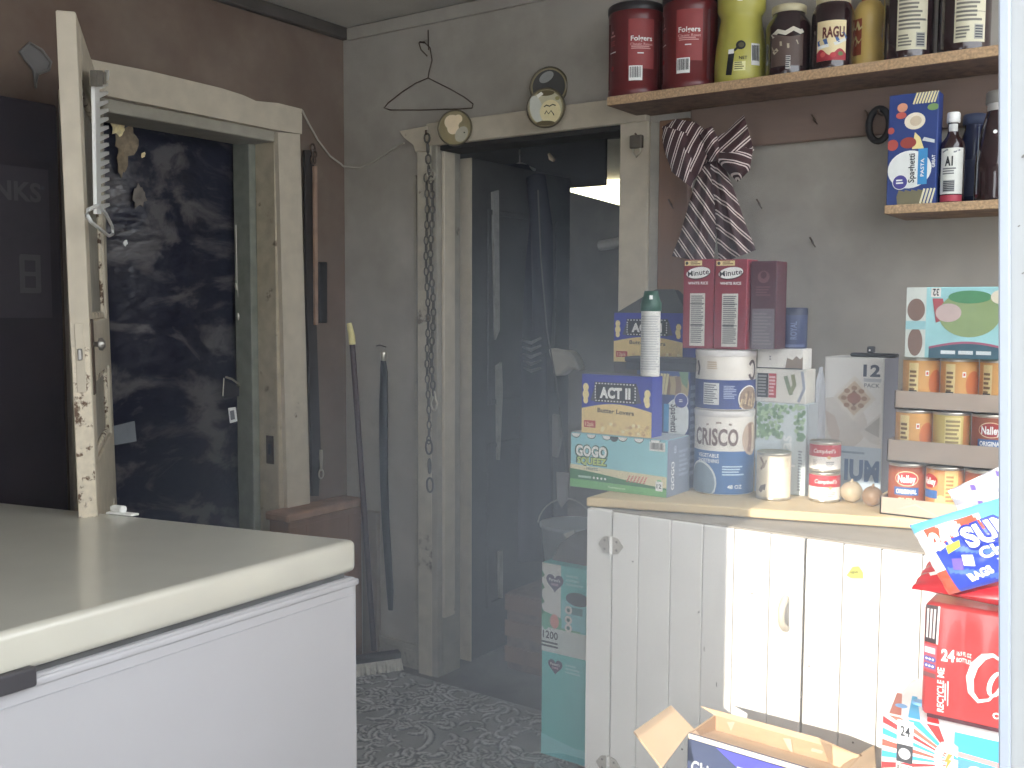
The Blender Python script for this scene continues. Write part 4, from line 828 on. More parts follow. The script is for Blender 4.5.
g.tube([a_+Vector((0, 0, 0)), a_+Vector((0, -.012, -.006)), a_*.75+b_*.25+Vector((0, -.026, 0)), (a_+b_)/2+Vector((0, -.03, 0)), a_*.25+b_*.75+Vector((0, -.026, 0)), b_+Vector((0, -.012, .006)), b_], [.007, .008, .0075, .007, .0075, .008, .007], mat('painted_handle', (206, 198, 180), .45, .06), 10, False); g.build('handle', dA)
for zz_ in (aty(612, 545, YC).z, aty(612, 765, YC).z):
    g = G(); x = fl0; g.tube([(x, YC-.006, zz_-.022), (x, YC-.006, zz_+.022)], .005, M_cab, 8)
    for sgn in (-1, 1):
        g.prism([(x, YC-.003, zz_-.022), (x+sgn*.02, YC-.003, zz_-.018), (x+sgn*.034, YC-.003, zz_), (x+sgn*.02, YC-.003, zz_+.018), (x, YC-.003, zz_+.022)], (0, -.0025, 0), mat('hinge_painted', (182, 176, 166), .5, .1, 30))
        for k in (-.01, .01): g.ell(flat((x+sgn*.016-.004, YC-.0056, zz_+k-.004), (1, 0, 0), (0, 0, 1), .008, .008), .5, .5, .4, .4, ink(120, 112, 102), 1, 8)
    g.build('hinge', dA)
g = G(); fr = flat(aty(846, 578, YC-.0032), (1, 0, 0.05), (0, 0, 1), .036, .028); g.poly(fr, [(.02, .2), (.35, .9), (.7, .98), (.95, .55), (.98, .1), (.3, 0)], ink(206, 206, 92), 1); g.text(fr, 'NEW', .45, .5, .22, BLACK, 2, fit=.5, rot=.12)
g.add([fr.p(u, v, -.0008) for u, v in ((.02, .2), (.98, .1), (.95, .55))], [(0, 1, 2)], ink(226, 218, 110)); tag(g.build('sticker'), 'small torn yellow sticker on the cabinet door', 'sticker')
# worktop
g = G(); M_wt = mat('worktop_wood', (206, 184, 142), .6, .14, 10, stretch=(.2, 1, 1), col2=(150, 128, 98), thr=.68, soft=.08)
wa = atz(586, 497.5, ZC-.0006); wb = atz(916, 519.5, ZC-.0006); wc = wa+(wb-wa)*((XC1-wa.x)/(wb.x-wa.x))
g.prism([(wa.x, wa.y, ZC-.0006), (wc.x, wc.y, ZC-.0006), (XC1, YB-.002, ZC-.0006), (wa.x, YB-.002, ZC-.0006)], (0, 0, -.0215), M_wt, .003); tag(g.build('worktop'), 'worn wooden worktop running along the top of the white cabinet', 'worktop')

# ------------------------------------------------------------------ goods on the worktop
def boxspec(pl_, pr_, top, Y, z, pym):
    a_ = aty(pl_, pym, Y); b_ = aty(pr_, pym, Y); t_ = aty((pl_+pr_)/2, top, Y).z; return a_.x, b_.x-a_.x, t_-z
# fruit pouch carton (teal, lower left)
Yg = atz(620, 492, ZC).y
x_, w_, h_ = boxspec(570.5, 667, 436.5, Yg, ZC, 462); dg_ = .125
gg = thing('snack_carton', 'teal and green fruit snack carton at the end of the worktop, lowest of its pile', 'carton', (x_, Yg, ZC))
M_teal = mat('carton_sky', (150, 206, 214), .5, .04, 20)
def gogo(g, fr):
    cr = ink(226, 218, 186); gn = ink(70, 130, 84); lg = ink(120, 186, 112)
    g.band(fr, lambda u: .0, lambda u: .42-.06*u, 0, 1, cr, 1); g.band(fr, lambda u: .0, lambda u: .30+.04*math.cos(u*3.2)-.10*u, 0, 1, gn, 2); g.band(fr, lambda u: 0, lambda u: .15-.02*u, 0, 1, lg, 3)
    for i in range(6):
        c_ = .06+i*.165; g.ell(fr, c_, 1.0, .10, .09, ink(24, 60, 60), 2, 24); g.ell(fr, c_, 1.0, .09, .075, WHITE, 3, 24)
    # keep the scallops inside the face
    g.text(fr, 'GOGO', .23, .69, .20, ink(28, 84, 60), 4, fit=.36, bold=.10); g.text(fr, 'GOGO', .23, .69, .19, WHITE, 5, fit=.33, bold=.05); g.text(fr, 'SQUEEZ', .235, .51, .13, ink(28, 84, 60), 4, fit=.34, bold=.10); g.text(fr, 'SQUEEZ', .235, .51, .12, ink(196, 214, 120), 5, fit=.31, bold=.04)
    g.text(fr, '- FRUITZ -', .24, .365, .045, ink(40, 96, 90), 4, fit=.17); g.rect(fr, .09, .185, .23, .225, ink(180, 206, 190), 4)
    for i in range(4): g.ell(fr, .26+i*.04, .205, .022, .022, WHITE, 4, 12)
    g.text(fr, '12', .93, .19, .075, ink(28, 60, 50), 6, fit=.045); g.rect(fr, .895, .10, .965, .27, WHITE, 4); g.rect(fr, .91, .27, .95, .30, ink(150, 206, 160), 4)
    for i in range(6):
        for j in range(4): g.rect(fr, .60+i*.034+j*.008, .20+j*.032, .616+i*.034+j*.008, .222+j*.032, ink(206, 96, 90), 4)
    g.barcode(fr, .83, .80, .985, .96, 4, False); g.text(fr, 'Applesauce', .50, .075, .04, ink(206, 230, 190), 4, fit=.18)
def cut(g, fr):   # dark punched notch at the top edge
    g.ell(fr, .47, .985, .085, .085, ink(40, 44, 48), 5, 24)
g = G(); carton_body(g, w_, dg_, h_, M_teal); fr = front(w_, h_); 
fr2 = Fr(lambda u, v, l: (u, -l, min(v, h_-.001)), w_, h_); gogo(g, fr2); cut(g, fr2)
fs = side(w_, dg_, h_); g.rect(fs, 0, 0, 1, 1, ink(124, 134, 152), 1); g.text(fs, 'GOGO', .22, .36, .12, WHITE, 3, rot=PI/2, fit=.5); g.text(fs, '8', .32, .82, .14, ink(180, 188, 200), 3); g.lines(fs, .5, .3, .92, .8, 6, ink(150, 160, 176), 2)
g.rect(topf(w_, dg_, h_), 0, 0, 1, 1, ink(176, 186, 190), 1); g.build('carton', gg); ZG = ZC+h_
# popcorn boxes
def acttwo(g, fr):
    g.rect(fr, 0, 0, 1, 1, ink(44, 54, 160), 1); g.band(fr, lambda u: 0, lambda u: .44+.10*math.sin(PI*u)-.02, 0, 1, ink(232, 206, 140), 2)
    for (u, v, r_) in ((.04, .78, .07), (.03, .66, .08), (.06, .56, .06), (.96, .72, .07), (.93, .62, .07), (.98, .55, .06)): g.ell(fr, min(max(u, .06), .94), v, r_*.8, r_, ink(240, 222, 160), 3, 16)
    g.poly(fr, [(.13, .56), (.20, .84), (.28, .84), (.28, .54)], ink(70, 70, 84), 3); g.poly(fr, [(.86, .56), (.80, .84), (.72, .84), (.72, .54)], ink(70, 70, 84), 3); g.rect(fr, .19, .54, .79, .88, BLACK, 4)
    for i in range(13):
        for y in (.555, .845): g.rect(fr, .205+i*.0445, y, .225+i*.0445, y+.022, WHITE, 5)
    for i in range(5):
        for x in (.195, .765): g.rect(fr, x, .60+i*.048, x+.018, .625+i*.048, WHITE, 5)
    g.text(fr, 'ACT II', .49, .71, .17, WHITE, 6, fit=.44, bold=.06)
    g.text(fr, 'Butter Lovers', .50, .40, .075, ink(70, 44, 30), 5, fit=.52, rot=-.03); g.rect(fr, .04, .10, .21, .22, ink(190, 62, 44), 4); g.text(fr, '12pk', .125, .16, .07, ink(240, 210, 170), 5, fit=.13)
    r_ = random.Random(5)
    for i in range(22): g.ell(fr, .30+.66*r_.random(), .03+.16*r_.random(), .035, .03, random.choice((ink(240, 226, 180), ink(222, 190, 130), ink(206, 170, 110))), 4, 10)
M_blue = mat('carton_blue', (44, 54, 150), .5, .05, 20)
Yp = Yg+.012; x_, w_, h_ = boxspec(582, 652, 375.5, Yp, ZG+.0005, 402)
pc = thing('popcorn_box', 'blue and cream popcorn box lying on top of the teal snack carton', 'box', (x_, Yp, ZG+.0005)); g = G(); carton_body(g, w_, .056, h_, M_blue); acttwo(g, front(w_, h_)); g.rect(topf(w_, .056, h_), .02, .02, .98, .98, ink(52, 50, 66), 1); g.build('carton', pc); ZP = ZG+.0005+h_
# two pasta boxes standing behind, right of the popcorn box
Ys = Yg+dg_+.012; x_, w_, h_ = boxspec(655, 688.5, 371.5, Ys, ZC, 430)
spg2 = [( 'navy pasta box standing behind the popcorn box, next to the shortening cans', 0)]
sp2 = thing('spaghetti_box', spg2[0][0], 'box', (x_-.055, Ys, ZC)); g = G(); W2 = w_+.055; carton_body(g, W2, .05, h_, M_navy); fr = front(w_, h_, 0, .055)
bl = ink(50, 76, 140); g.rect(fr, 0, 0, 1, 1, bl, 1); g.ell(fr, .66, .60, .12, .17, ink(226, 230, 228), 3); g.rect(fr, .26, .48, .42, .72, ink(70, 160, 214), 3); g.text(fr, 'Spaghetti', .58, .60, .06, DARKINK, 5, rot=-PI/2, fit=.24); g.ell(fr, .78, .755, .06, .06, ink(56, 66, 150), 5); g.ell(fr, .78, .755, .066, .066, WHITE, 4); g.lines(fr, .72, .74, .84, .77, 2, WHITE, 6)
for i in range(6): g.stroke(fr, [(.06+i*.16, .80), (.09+i*.16, .88), (.05+i*.16, .96)], .035, (ink(140, 112, 86), ink(176, 160, 120))[i % 2], 2)
for i in range(3): g.stroke(fr, [(.2+i*.09, .98), (.12+i*.09, .80)], .012, ink(224, 214, 170), 4)
g.poly(fr, [(.7, 1), (.98, 1), (.95, .86), (.8, .9)], ink(110, 142, 110), 3); g.stroke(fr, [(.06, .75), (.05, .4)], .008, WHITE, 3)
g.rect(side(W2, .05, h_), 0, 0, 1, 1, ink(58, 82, 140), 1); g.lines(side(W2, .05, h_), .1, .1, .9, .9, 12, ink(110, 130, 176), 2); g.build('carton', sp2); ZSP = ZC+h_
# support carton, upper popcorn box, dark tray
Yu = Ys+.052+.012; x_, w_, h0_ = boxspec(614, 683, 363, Yu, ZC, 363)
su = thing('plain_carton', 'dark plain carton hidden behind the lower popcorn box, under the open one', 'carton', (x_, Yu, ZC)); g = G(); carton_body(g, w_, .12, h0_, mat('dark_brown_card', (74, 60, 54), .8)); g.build('carton', su); ZU = ZC+h0_+.0005
x_, w_, h_ = boxspec(614, 683, 313, Yu, ZU, 338)
pu = thing('popcorn_box', 'open popcorn box with raised dark flaps behind the spray bottle, topmost of its pile', 'box', (x_, Yu, ZU)); g = G(); carton_body(g, w_, .115, h_, M_blue); acttwo(g, front(w_, h_)); g.build('carton', pu)
M_flap = mat('flap_inside_grey', (70, 68, 66), .8, .1); rise = aty(648, 289, Yu).z-ZU-h_
g = G(); g.prism([(0, .012, h_), (w_, .012, h_), (w_*.70, .07, h_+rise), (w_*.42, .07, h_+rise)], (0, .002, .0005), M_flap); g.build('flap', pu)
g = G(); g.prism([(.0, .11, h_), (w_, .11, h_), (w_*.72, .085, h_+rise*.98), (w_*.40, .085, h_+rise*.98)], (0, .002, 0), M_flap); g.build('flap', pu)
Yt = Ys; a_ = aty(626, 370, Yt); b_ = aty(698, 370, Yt); ht = aty(660, 358, Yt).z-max(ZP, ZSP)-.0006
dt = thing('dark_tray', 'flat dark box lying behind the spray bottle on the popcorn and pasta boxes', 'box', (a_.x, Yt-.002, max(ZP, ZSP)+.0006)); g = G(); wt = b_.x-a_.x-.004; g.box(0, 0, 0, wt, .058, max(ht, .03), mat('charcoal_card', (46, 46, 56), .6, .08), .002)
g.box(-.002, -.003, max(ht, .03)-.012, wt+.002, .060, max(ht, .03)+.001, mat('charcoal_card2', (54, 54, 64), .6, .08), .002); g.build('carton', dt)
# spray bottle on the lower popcorn box
Yb_ = Yp+.029; p_ = aty(650, 371, Yb_); p_.z = ZP; r = pxr(9.6, p_); Hs = aty(650, 291, Yb_).z-ZP
sb_ = thing('spray_bottle', 'white spray can with a dark green cap standing on the lower popcorn box', 'can', p_, facing(p_)); g = G(); hb = Hs*.80
g.lathe([(r*.94, 0), (r, .004), (r, hb*.95), (r*.9, hb), (r*.55, hb*1.015)], mat('spray_can_white', (222, 222, 214), .4, .04), 32); g.build('body', sb_)
g = G(); g.lathe([(r*1.05, hb*.955), (r*1.1, hb*.96), (r*1.08, hb*1.07), (r*.82, Hs*.93), (r*.70, Hs), (.001, Hs)], mat('green_cap', (24, 74, 56), .4), 32); q_ = flat((-.004, -r*.95, Hs*.9), (1, 0, 0), (0, .2, 1), .008, .01); g.rect(q_, 0, 0, 1, 1, WHITE, 3); g.build('cap', sb_)['label'] = 'dark green cap'
g = G(); fr = cyl(r, .01, hb*.88, 3.0); g.rect(fr, .08, 0, .92, 1, ink(208, 208, 202), 1); g.lines(fr, .12, .04, .88, .95, 22, ink(172, 172, 172), 2, .25); g.build('label', sb_)
# two shortening cans
Zcr = ZC; pb = atz(723, 496, ZC); rC = 29.3*depth(pb+Vector((-.0, .07, 0)))/F; Ycr = pb.y+rC; pc_ = aty(723.5, 470, Ycr); hC = aty(723, 411, pb.y).z-ZC
M_cris = mat('shortening_white', (224, 218, 208), .45, .04, 12)
def shortening(z, lab, rot, upper, hC):
    t_ = thing('shortening_can', lab, 'can', (pc_.x, Ycr, z), facing((pc_.x, Ycr))+rot, 'stacked shortening cans'); r = rC
    g = G(); g.lathe([(r*.97, .0004), (r, .004), (r, hC-.012), (r*.985, hC-.010)], M_cris, 48); g.build('body', t_)
    g = G(); g.lathe([(r*1.015, hC-.016), (r*1.02, hC-.012), (r*1.02, hC-.002), (r*.99, hC-.0005), (r*.9, hC-.003), (.001, hC-.003)], mat('clear_lid', (212, 208, 204), .3), 48); g.build('lid', t_)
    g = G(); fr = cyl(r, .003, hC-.02, 3.6); nb = ink(40, 62, 128) if upper else ink(34, 98, 160)
    g.rect(fr, 0, 0, 1, .56, nb, 1)
    if upper:
        g.rect(fr, .30, .08, .46, .50, ink(216, 216, 214), 2); g.lines(fr, .31, .1, .45, .48, 9, GREYINK, 3); g.lines(fr, .50, .20, .62, .46, 8, ink(170, 180, 206), 2); g.ell(fr, .76, .20, .26, .26, WHITE, 2); g.ell(fr, .76, .20, .235, .235, ink(150, 126, 104), 3)
        for i in range(9): g.stroke(fr, [(.66+.022*i, .04+.03*(i % 3)), (.68+.022*i, .20+.05*(i % 4))], .03, (ink(206, 186, 150), ink(120, 96, 80))[i % 2], 4)
        g.lines(fr, .34, .76, .46, .92, 4, ink(190, 170, 140), 2); g.stroke(fr, [(.80-.05*math.cos(a), .75+.17*math.sin(a)) for a in [(.6+5.2*i/14) for i in range(15)]], .03, ink(70, 52, 52), 2); g.stroke(fr, [(.21-.0, .92), (.235, .78), (.22, .64)], .03, ink(70, 52, 52), 2)
    else:
        g.text(fr, 'CRISCO', .425, .75, .22, ink(104, 76, 66), 3, fit=.44, bold=.03); g.stroke(fr, [(.34, .90), (.46, .935), (.58, .91)], .012, ink(150, 130, 116), 2); g.ell(fr, .80, .72, .16, .22, ink(196, 172, 150), 2); g.stroke(fr, [(.77, .55), (.79, .72), (.78, .92)], .035, ink(150, 116, 92), 3); g.stroke(fr, [(.83, .55), (.84, .75), (.82, .9)], .025, ink(216, 200, 176), 3)
        g.text(fr, 'VEGETABLE', .36, .50, .05, WHITE, 3, fit=.22); g.text(fr, 'SHORTENING', .36, .43, .05, WHITE, 3, fit=.22); g.ell(fr, .28, .14, .24, .28, ink(206, 214, 216), 2); g.ell(fr, .28, .14, .215, .25, ink(120, 142, 160), 3); g.lines(fr, .50, .24, .72, .38, 4, ink(190, 214, 232), 2); g.text(fr, '48 OZ', .62, .10, .05, WHITE, 3, fit=.14)
    g.build('label', t_)
hU = aty(723, 350.5, pb.y).z-ZC-hC
shortening(ZC, 'white and blue shortening can on the worktop, lower of the stacked pair', -.05, False, hC); shortening(ZC+hC+.0006, 'navy and white shortening can, upper of the stacked pair, under the red boxes', -.05, True, hU); ZR = ZC+hC+hU+.0012
# rice boxes on top
M_rice = mat('rice_box_red', (134, 40, 54), .5, .06, 20)
def ricebox(g, w, h, fr):
    g.rect(fr, .04, .93, .62, .985, ink(226, 206, 150), 2); g.ell(fr, .12, .958, .018, .018, BLACK, 3); g.lines(fr, .24, .94, .58, .98, 2, ink(120, 90, 50), 3); g.ell(fr, .5, .845, .15, .07, ink(60, 20, 28), 2, rot=.12); g.ell(fr, .5, .85, .145, .062, WHITE, 3, rot=.12)
    g.text(fr, 'Minute', .5, .852, .062, BLACK, 4, rot=.10, fit=.70, bold=.012); g.text(fr, 'WHITE RICE', .5, .735, .03, WHITE, 3, fit=.66); g.rect(fr, .24, .03, .74, .62, ink(206, 204, 196), 2); g.lines(fr, .28, .06, .70, .60, 24, ink(112, 112, 112), 3, .2)
    for v in (.50, .26): g.rect(fr, .26, v, .72, v+.008, BLACK, 4)
Yr = Ycr-.045; dR = .07
for i, (l_, r_, lb) in enumerate(((683, 713.5, 'red rice box standing on the shortening cans, nearer the spray can'), (714.5, 747, 'red rice box standing on the shortening cans, between its twin and the maroon box'))):
    x_, w_, h_ = boxspec(l_, r_, 259.5, Yr, ZR, 305); rb = thing('rice_box', lb, 'box', (x_, Yr, ZR+.0006), 0, 'rice boxes over the shortening cans'); g = G(); carton_body(g, w_-.001, dR, h_, M_rice); ricebox(g, w_, h_, front(w_-.001, h_)); g.build('carton', rb)
# pea carton with a smaller box and a white tray on it
Yq = atz(780, 497, ZC).y+.045; x_, w_, h_ = boxspec(755.5, 806, 403, Yq, ZC, 450); 
pe = thing('pea_carton', 'white and green carton of peas behind the pale can on the worktop', 'carton', (x_, Yq, ZC)); g = G(); dP = .075; M_pale = mat('carton_pale', (204, 214, 216), .5, .04); carton_body(g, w_, dP, h_, M_pale); fr = front(w_, h_)
r_ = random.Random(9)
for i in range(260):
    u = r_.random(); v = .60+.38*r_.random()
    if u < .55 or v > .78 or u > .82:
        if abs(u-.66) < .13 and v < .9: continue
        g.ell(fr, .04+.92*u, v, .021, .021, (ink(134, 166, 130), ink(176, 200, 168), ink(112, 146, 112))[i % 3], 2+i % 3, 9)
g.text(fr, 'peas', .60, .48, .14, ink(232, 236, 236), 5, rot=PI/2, fit=.34, bold=.02); g.rect(fr, 0, 0, .5, .58, ink(196, 208, 214), 1); g.lines(fr, .86, .05, .94, .5, 14, ink(130, 140, 150), 2); g.rect(side(w_, dP, h_), 0, 0, 1, 1, ink(176, 184, 190), 1); g.build('carton', pe); ZQ = ZC+h_+.0005
x_, w_, h_ = boxspec(755.5, 806, 369, Yq, ZQ, 385); se = thing('seasoning_box', 'small white box with a nutrition panel lying on the pea carton', 'box', (x_, Yq, ZQ)); g = G(); carton_body(g, w_, dP-.005, h_, mat('box_white', (216, 214, 206), .5)); fr = front(w_, h_)
g.rect(fr, .04, .14, .26, .86, ink(44, 44, 46), 2); g.lines(fr, .06, .18, .24, .82, 7, ink(150, 150, 150), 3); g.rect(fr, .27, .14, .42, .86, ink(190, 76, 84), 2); g.lines(fr, .28, .2, .41, .8, 6, ink(226, 190, 190), 3); g.stroke(fr, [(.72, .25), (.66, .5), (.6, .8)], .06, ink(120, 132, 104), 2); g.stroke(fr, [(.70, .3), (.78, .55), (.74, .85)], .06, ink(140, 146, 116), 2); g.stroke(fr, [(.86, .05), (.97, .45), (.92, .95)], .04, ink(150, 156, 170), 2); g.build('carton', se); ZV = ZQ+h_+.0005
x_, w_, h_ = boxspec(757.5, 803, 348.5, Yq, ZV, 358); wb = thing('white_tray', 'shallow white box with a torn front lying on the small seasoning box', 'box', (x_, Yq, ZV)); g = G(); carton_body(g, w_, dP-.01, h_, mat('box_white2', (228, 226, 220), .5)); fr = front(w_, h_)
g.poly(fr, [(.62, .0), (1.0, 0), (1.0, .62), (.94, .5), (.86, .66), (.78, .45), (.66, .55)], ink(140, 126, 112), 2); g.lines(fr, .27, .4, .31, .65, 2, GREYINK, 2); g.rect(fr, 0, 0, 1, .05, DARKINK, 2); g.build('carton', wb); ZW = ZV+h_+.0005
Ym = Yr+.012; x_, w_, h_ = boxspec(750.5, 776, 261, Ym, ZW, 305); mb = thing('maroon_box', 'narrow dark maroon box with a grey label standing beside the red rice boxes', 'box', (x_, Ym, ZW)); g = G(); carton_body(g, w_, .07, h_, mat('maroon_card', (74, 32, 42), .5, .06)); fr = front(w_, h_); g.ell(fr, .5, .82, .07, .07, ink(112, 74, 80), 2); g.ell(fr, .5, .84, .035, .04, ink(74, 32, 42), 3); g.lines(fr, .2, .6, .8, .72, 4, ink(104, 62, 70), 2); g.rect(fr, .08, .0, .95, .46, ink(112, 104, 110), 2); g.lines(fr, .14, .04, .88, .42, 10, ink(130, 122, 126), 3); g.build('carton', mb)
p_ = aty(793, 345, Yq+.032); p_.z = ZW; r = pxr(13.5, p_); h_ = aty(793, 310, Yq+.032).z-ZW; nj = thing('navy_can', 'small navy can standing on the shallow white box', 'can', p_, facing(p_)); g = G(); g.lathe([(r*.95, 0), (r, .004), (r, h_-.004), (r*.96, h_)], mat('navy_tin', (46, 56, 92), .4), 32); g.build('body', nj); g = G(); g.lathe([(r*1.02, h_-.012), (r*1.02, h_+.004), (r*.9, h_+.006), (.001, h_+.006)], mat('navy_lid', (34, 40, 66), .4), 32); g.build('lid', nj); g = G(); fr = cyl(r, .004, h_-.02, 3); g.text(fr, 'ROYAL', .5, .55, .2, ink(110, 122, 156), 2, rot=PI/2, fit=.6); g.rect(fr, .2, .0, .8, .08, ink(92, 102, 140), 2); g.build('label', nj)
# cream can standing in front of the pea carton
def can(name, lab, cat, px, hw, pybot, pytop, z, body, prints, rot=0, group=None, Y=None, lidm=None):
    if Y is None:
        f0 = atz(px, pybot, z); r = hw*(depth(f0)+.03)/F; d_ = Vector((f0.x, f0.y, 0)).normalized(); c_ = f0+d_*r
    else:
        c_ = aty(px, pybot, Y); r = hw*depth(c_)/F
    h_ = aty(px, pytop, c_.y).z-z; c_.z = z; t_ = thing(name, lab, cat, c_, facing(c_)+rot, group)
    g = G(); g.lathe([(r*.97, 0), (r*1.01, .001), (r*1.01, .004), (r*.985, .007), (r*.985, h_-.007), (r*1.01, h_-.004), (r*1.01, h_-.001), (r*.97, h_), (r*.93, h_-.004), (.001, h_-.004)], M_tin, 40); g.build('body', t_)
    g = G(); fr = cyl(r*.987, .007, h_-.014, 2*PI*.985); g.rect(fr, 0, 0, 1, 1, body, 0.6); prints(g, fr); g.build('label', t_); return t_, c_, r, h_
def pcream(g, fr):
    g.rect(fr, .46, .0, .70, 1, ink(232, 222, 196), 1.6); g.stroke(fr, [(.36, .95), (.40, .8), (.37, .66)], .03, ink(150, 126, 104), 2); g.stroke(fr, [(.36, .12), (.385, .24), (.41, .30), (.40, .18)], .05, ink(110, 96, 92), 2); g.stroke(fr, [(.40, .7), (.43, .9)], .02, ink(170, 150, 120), 2); g.lines(fr, .60, .70, .66, .95, 8, ink(196, 184, 160), 3)
can('cream_can', 'pale cream can standing at the worktop edge in front of the pea carton', 'can', 773, 16.8, 501, 451, ZC, ink(222, 212, 190), pcream)
def psoup(g, fr):
    g.rect(fr, 0, 0, 1, .52, ink(232, 228, 222), 1.6); g.rect(fr, 0, .52, 1, 1, ink(184, 40, 50), 1.6); g.text(fr, "Campbell's", .515, .76, .17, WHITE, 3, fit=.24, shear=.25, bold=.01); g.ell(fr, .56, .50, .07, .07, ink(206, 176, 120), 3, 14); g.lines(fr, .39, .12, .44, .4, 4, ink(176, 170, 166), 3); g.lines(fr, .53, .12, .62, .34, 3, ink(150, 150, 150), 3)
t_, c_, r_s, h_s = can('soup_can', 'red and white soup can on the worktop, lower of the stacked pair', 'can', 824, 15, 503, 470.5, ZC, ink(232, 228, 222), psoup, 0, 'stacked soup cans')
dup(t_, (c_.x-.001, c_.y+.001, ZC+h_s+.0005), facing(c_)-.12, 'red and white soup can balanced on its twin in front of the big white carton', 'stacked soup cans')
# crumpled clear bags between the cartons
def crumple(name, px0, px1, py0, py1, Y, th_, m, lab, cat, seed, z=None):
    a_ = aty(px0, py1, Y); b_ = aty(px1, py0, Y); z0 = z if z is not None else a_.z; w_ = b_.x-a_.x; hh = b_.z-z0; r_ = random.Random(seed); ph = [r_.uniform(0, 6) for _ in range(8)]
    def fn(u, v):
        a = 2*PI*u; n = .10*math.sin(3*a+7*v+ph[0])+.08*math.sin(5*a-13*v+ph[1])+.06*math.sin(8*a+23*v+ph[2]); s_ = (.5+.5*math.sin(PI*min(1, .15+v*.9))**.7)*(1+n)*(.9 if v < .9 else .9-.5*(v-.9)*10*.8)
        if v <= .001: s_ *= .9
        return Vector((a_.x+w_/2+w_/2*math.cos(a)*s_, Y+th_/2+th_/2*math.sin(a)*s_, z0+hh*v))
    g = G(); g.grid(fn, 40, 44, m, False); g.add([fn(i/40, 0) for i in range(40)], [tuple(range(40))], m); g.add([fn(i/40, 1) for i in range(40)], [tuple(range(40))], m); return tag(g.build(name), lab, cat)
M_film = mat('clear_film', (206, 210, 216), .18, .06, 20, alpha=.55)
crumple('plastic_bag', 808, 819, 368, 490, Yq+.06, .09, mat('cloudy_film', (188, 192, 200), .25, .08, 20, alpha=.8), 'crumpled clear plastic bag squeezed between the pea carton and the big white carton', 'bag', 3, ZC)
# big white carton marked 12
Yk = atz(822, 491, ZC).y+.035; x_, w_, h_ = boxspec(823, 882.5, 357.5, Yk, ZC, 425); dk = .13
kk = thing('big_carton', 'tall pale carton marked 12, standing behind the soup cans', 'carton', (x_, Yk, ZC)); g = G(); carton_body(g, w_, dk, h_, mat('carton_grey_white', (212, 210, 206), .5, .04)); fr = front(w_, h_)
g.text(fr, '12', .80, .91, .085, ink(58, 66, 84), 3, fit=.28, bold=.04); g.rect(fr, .67, .825, .96, .85, ink(176, 178, 182), 2); g.text(fr, 'PACK', .81, .80, .03, GREYINK, 3, fit=.26)
def dia(cu, cv, rx, ry, m, l): g.poly(fr, [(cu-rx, cv), (cu, cv-ry), (cu+rx, cv), (cu, cv+ry)], m, l)
g.ell(fr, .20, .50, .24, .20, ink(196, 190, 182), 1.5); dia(.52, .70, .36, .17, ink(206, 200, 190), 2); dia(.52, .70, .28, .13, ink(190, 172, 150), 3); dia(.52, .70, .12, .06, ink(126, 92, 74), 4); g.ell(fr, .52, .70, .05, .04, ink(150, 104, 84), 5)
for a_ in range(8): g.ell(fr, .52+.17*math.cos(a_*PI/4), .70+.075*math.sin(a_*PI/4), .022, .018, ink(150, 118, 92), 5, 10)
g.poly(fr, [(.03, .60), (.2, .56), (.30, .44), (.26, .34), (.10, .42)], ink(186, 172, 160), 2.5); g.poly(fr, [(.62, .46), (.97, .60), (.97, .36), (.8, .38)], ink(196, 192, 186), 2.5); g.poly(fr, [(.70, .47), (.95, .57), (.95, .42)], ink(160, 156, 150), 3)
g.rect(fr, 0, 0, 1, .34, ink(176, 192, 206), 2); g.text(fr, 'IUM', .97, .17, .15, ink(40, 86, 142), 4, fit=.58, bold=.05, align='r'); g.lines(fr, .3, .28, .75, .31, 1, ink(110, 134, 160), 3); g.rect(side(w_, dk, h_), 0, 0, 1, 1, ink(104, 104, 116), 1); g.build('carton', kk); ZK = ZC+h_+.0006
g = G(); a_ = aty(850, 352, Yk+.03); b_ = aty(905, 352, Yk+.03); hh = .018
g.box(0, 0, 0, b_.x-a_.x-.02, .03, hh*.55, M_rubber, .003); g.box((b_.x-a_.x)*.3, .004, hh*.5, (b_.x-a_.x)*.42, .026, hh*1.5, M_rubber, .003); g.ell(flat(((b_.x-a_.x)*.36-.003, .002, hh*.8), (1, 0, 0), (0, 0, 1), .006, .006), .5, .5, .4, .4, WHITE, 1, 10)
kn = g.build('black_strip', None, (a_.x, Yk+.03, ZK)); tag(kn, 'flat black plastic piece lying on the tall pale carton', 'strip')
# small round onions beside the soup cans
def lump(px, py, hw, lab, m, seed):
    f0 = atz(px, py, ZC); r = hw*(depth(f0)+.02)/F; d_ = Vector((f0.x, f0.y, 0)).normalized(); c_ = f0+d_*r; ph = random.Random(seed).uniform(0, 6)
    g = G(); g.grid(lambda u, v: (r*math.sin(PI*v)*math.cos(2*PI*u)*(1+.05*math.sin(4*PI*u+ph)), r*.95*math.sin(PI*v)*math.sin(2*PI*u), r*1.0-r*1.0*math.cos(PI*v)*(1+.04*math.sin(6*u+ph))), 28, 18, m); g.tube([(0, 0, 2*r-.002), (.002, 0, 2*r+.006)], [.004, .002], m, 8)
    tag(g.build('onion', None, (c_.x, c_.y, ZC)), lab, 'onion', 'onions on the worktop')
lump(851, 504, 10.5, 'round beige onion beside the lower soup can', mat('onion_beige', (176, 160, 132), .5, .15, 30), 1); lump(872, 508, 10, 'round brown onion next to the cardboard tray of cans', mat('onion_brown', (140, 112, 84), .45, .2, 30), 2)

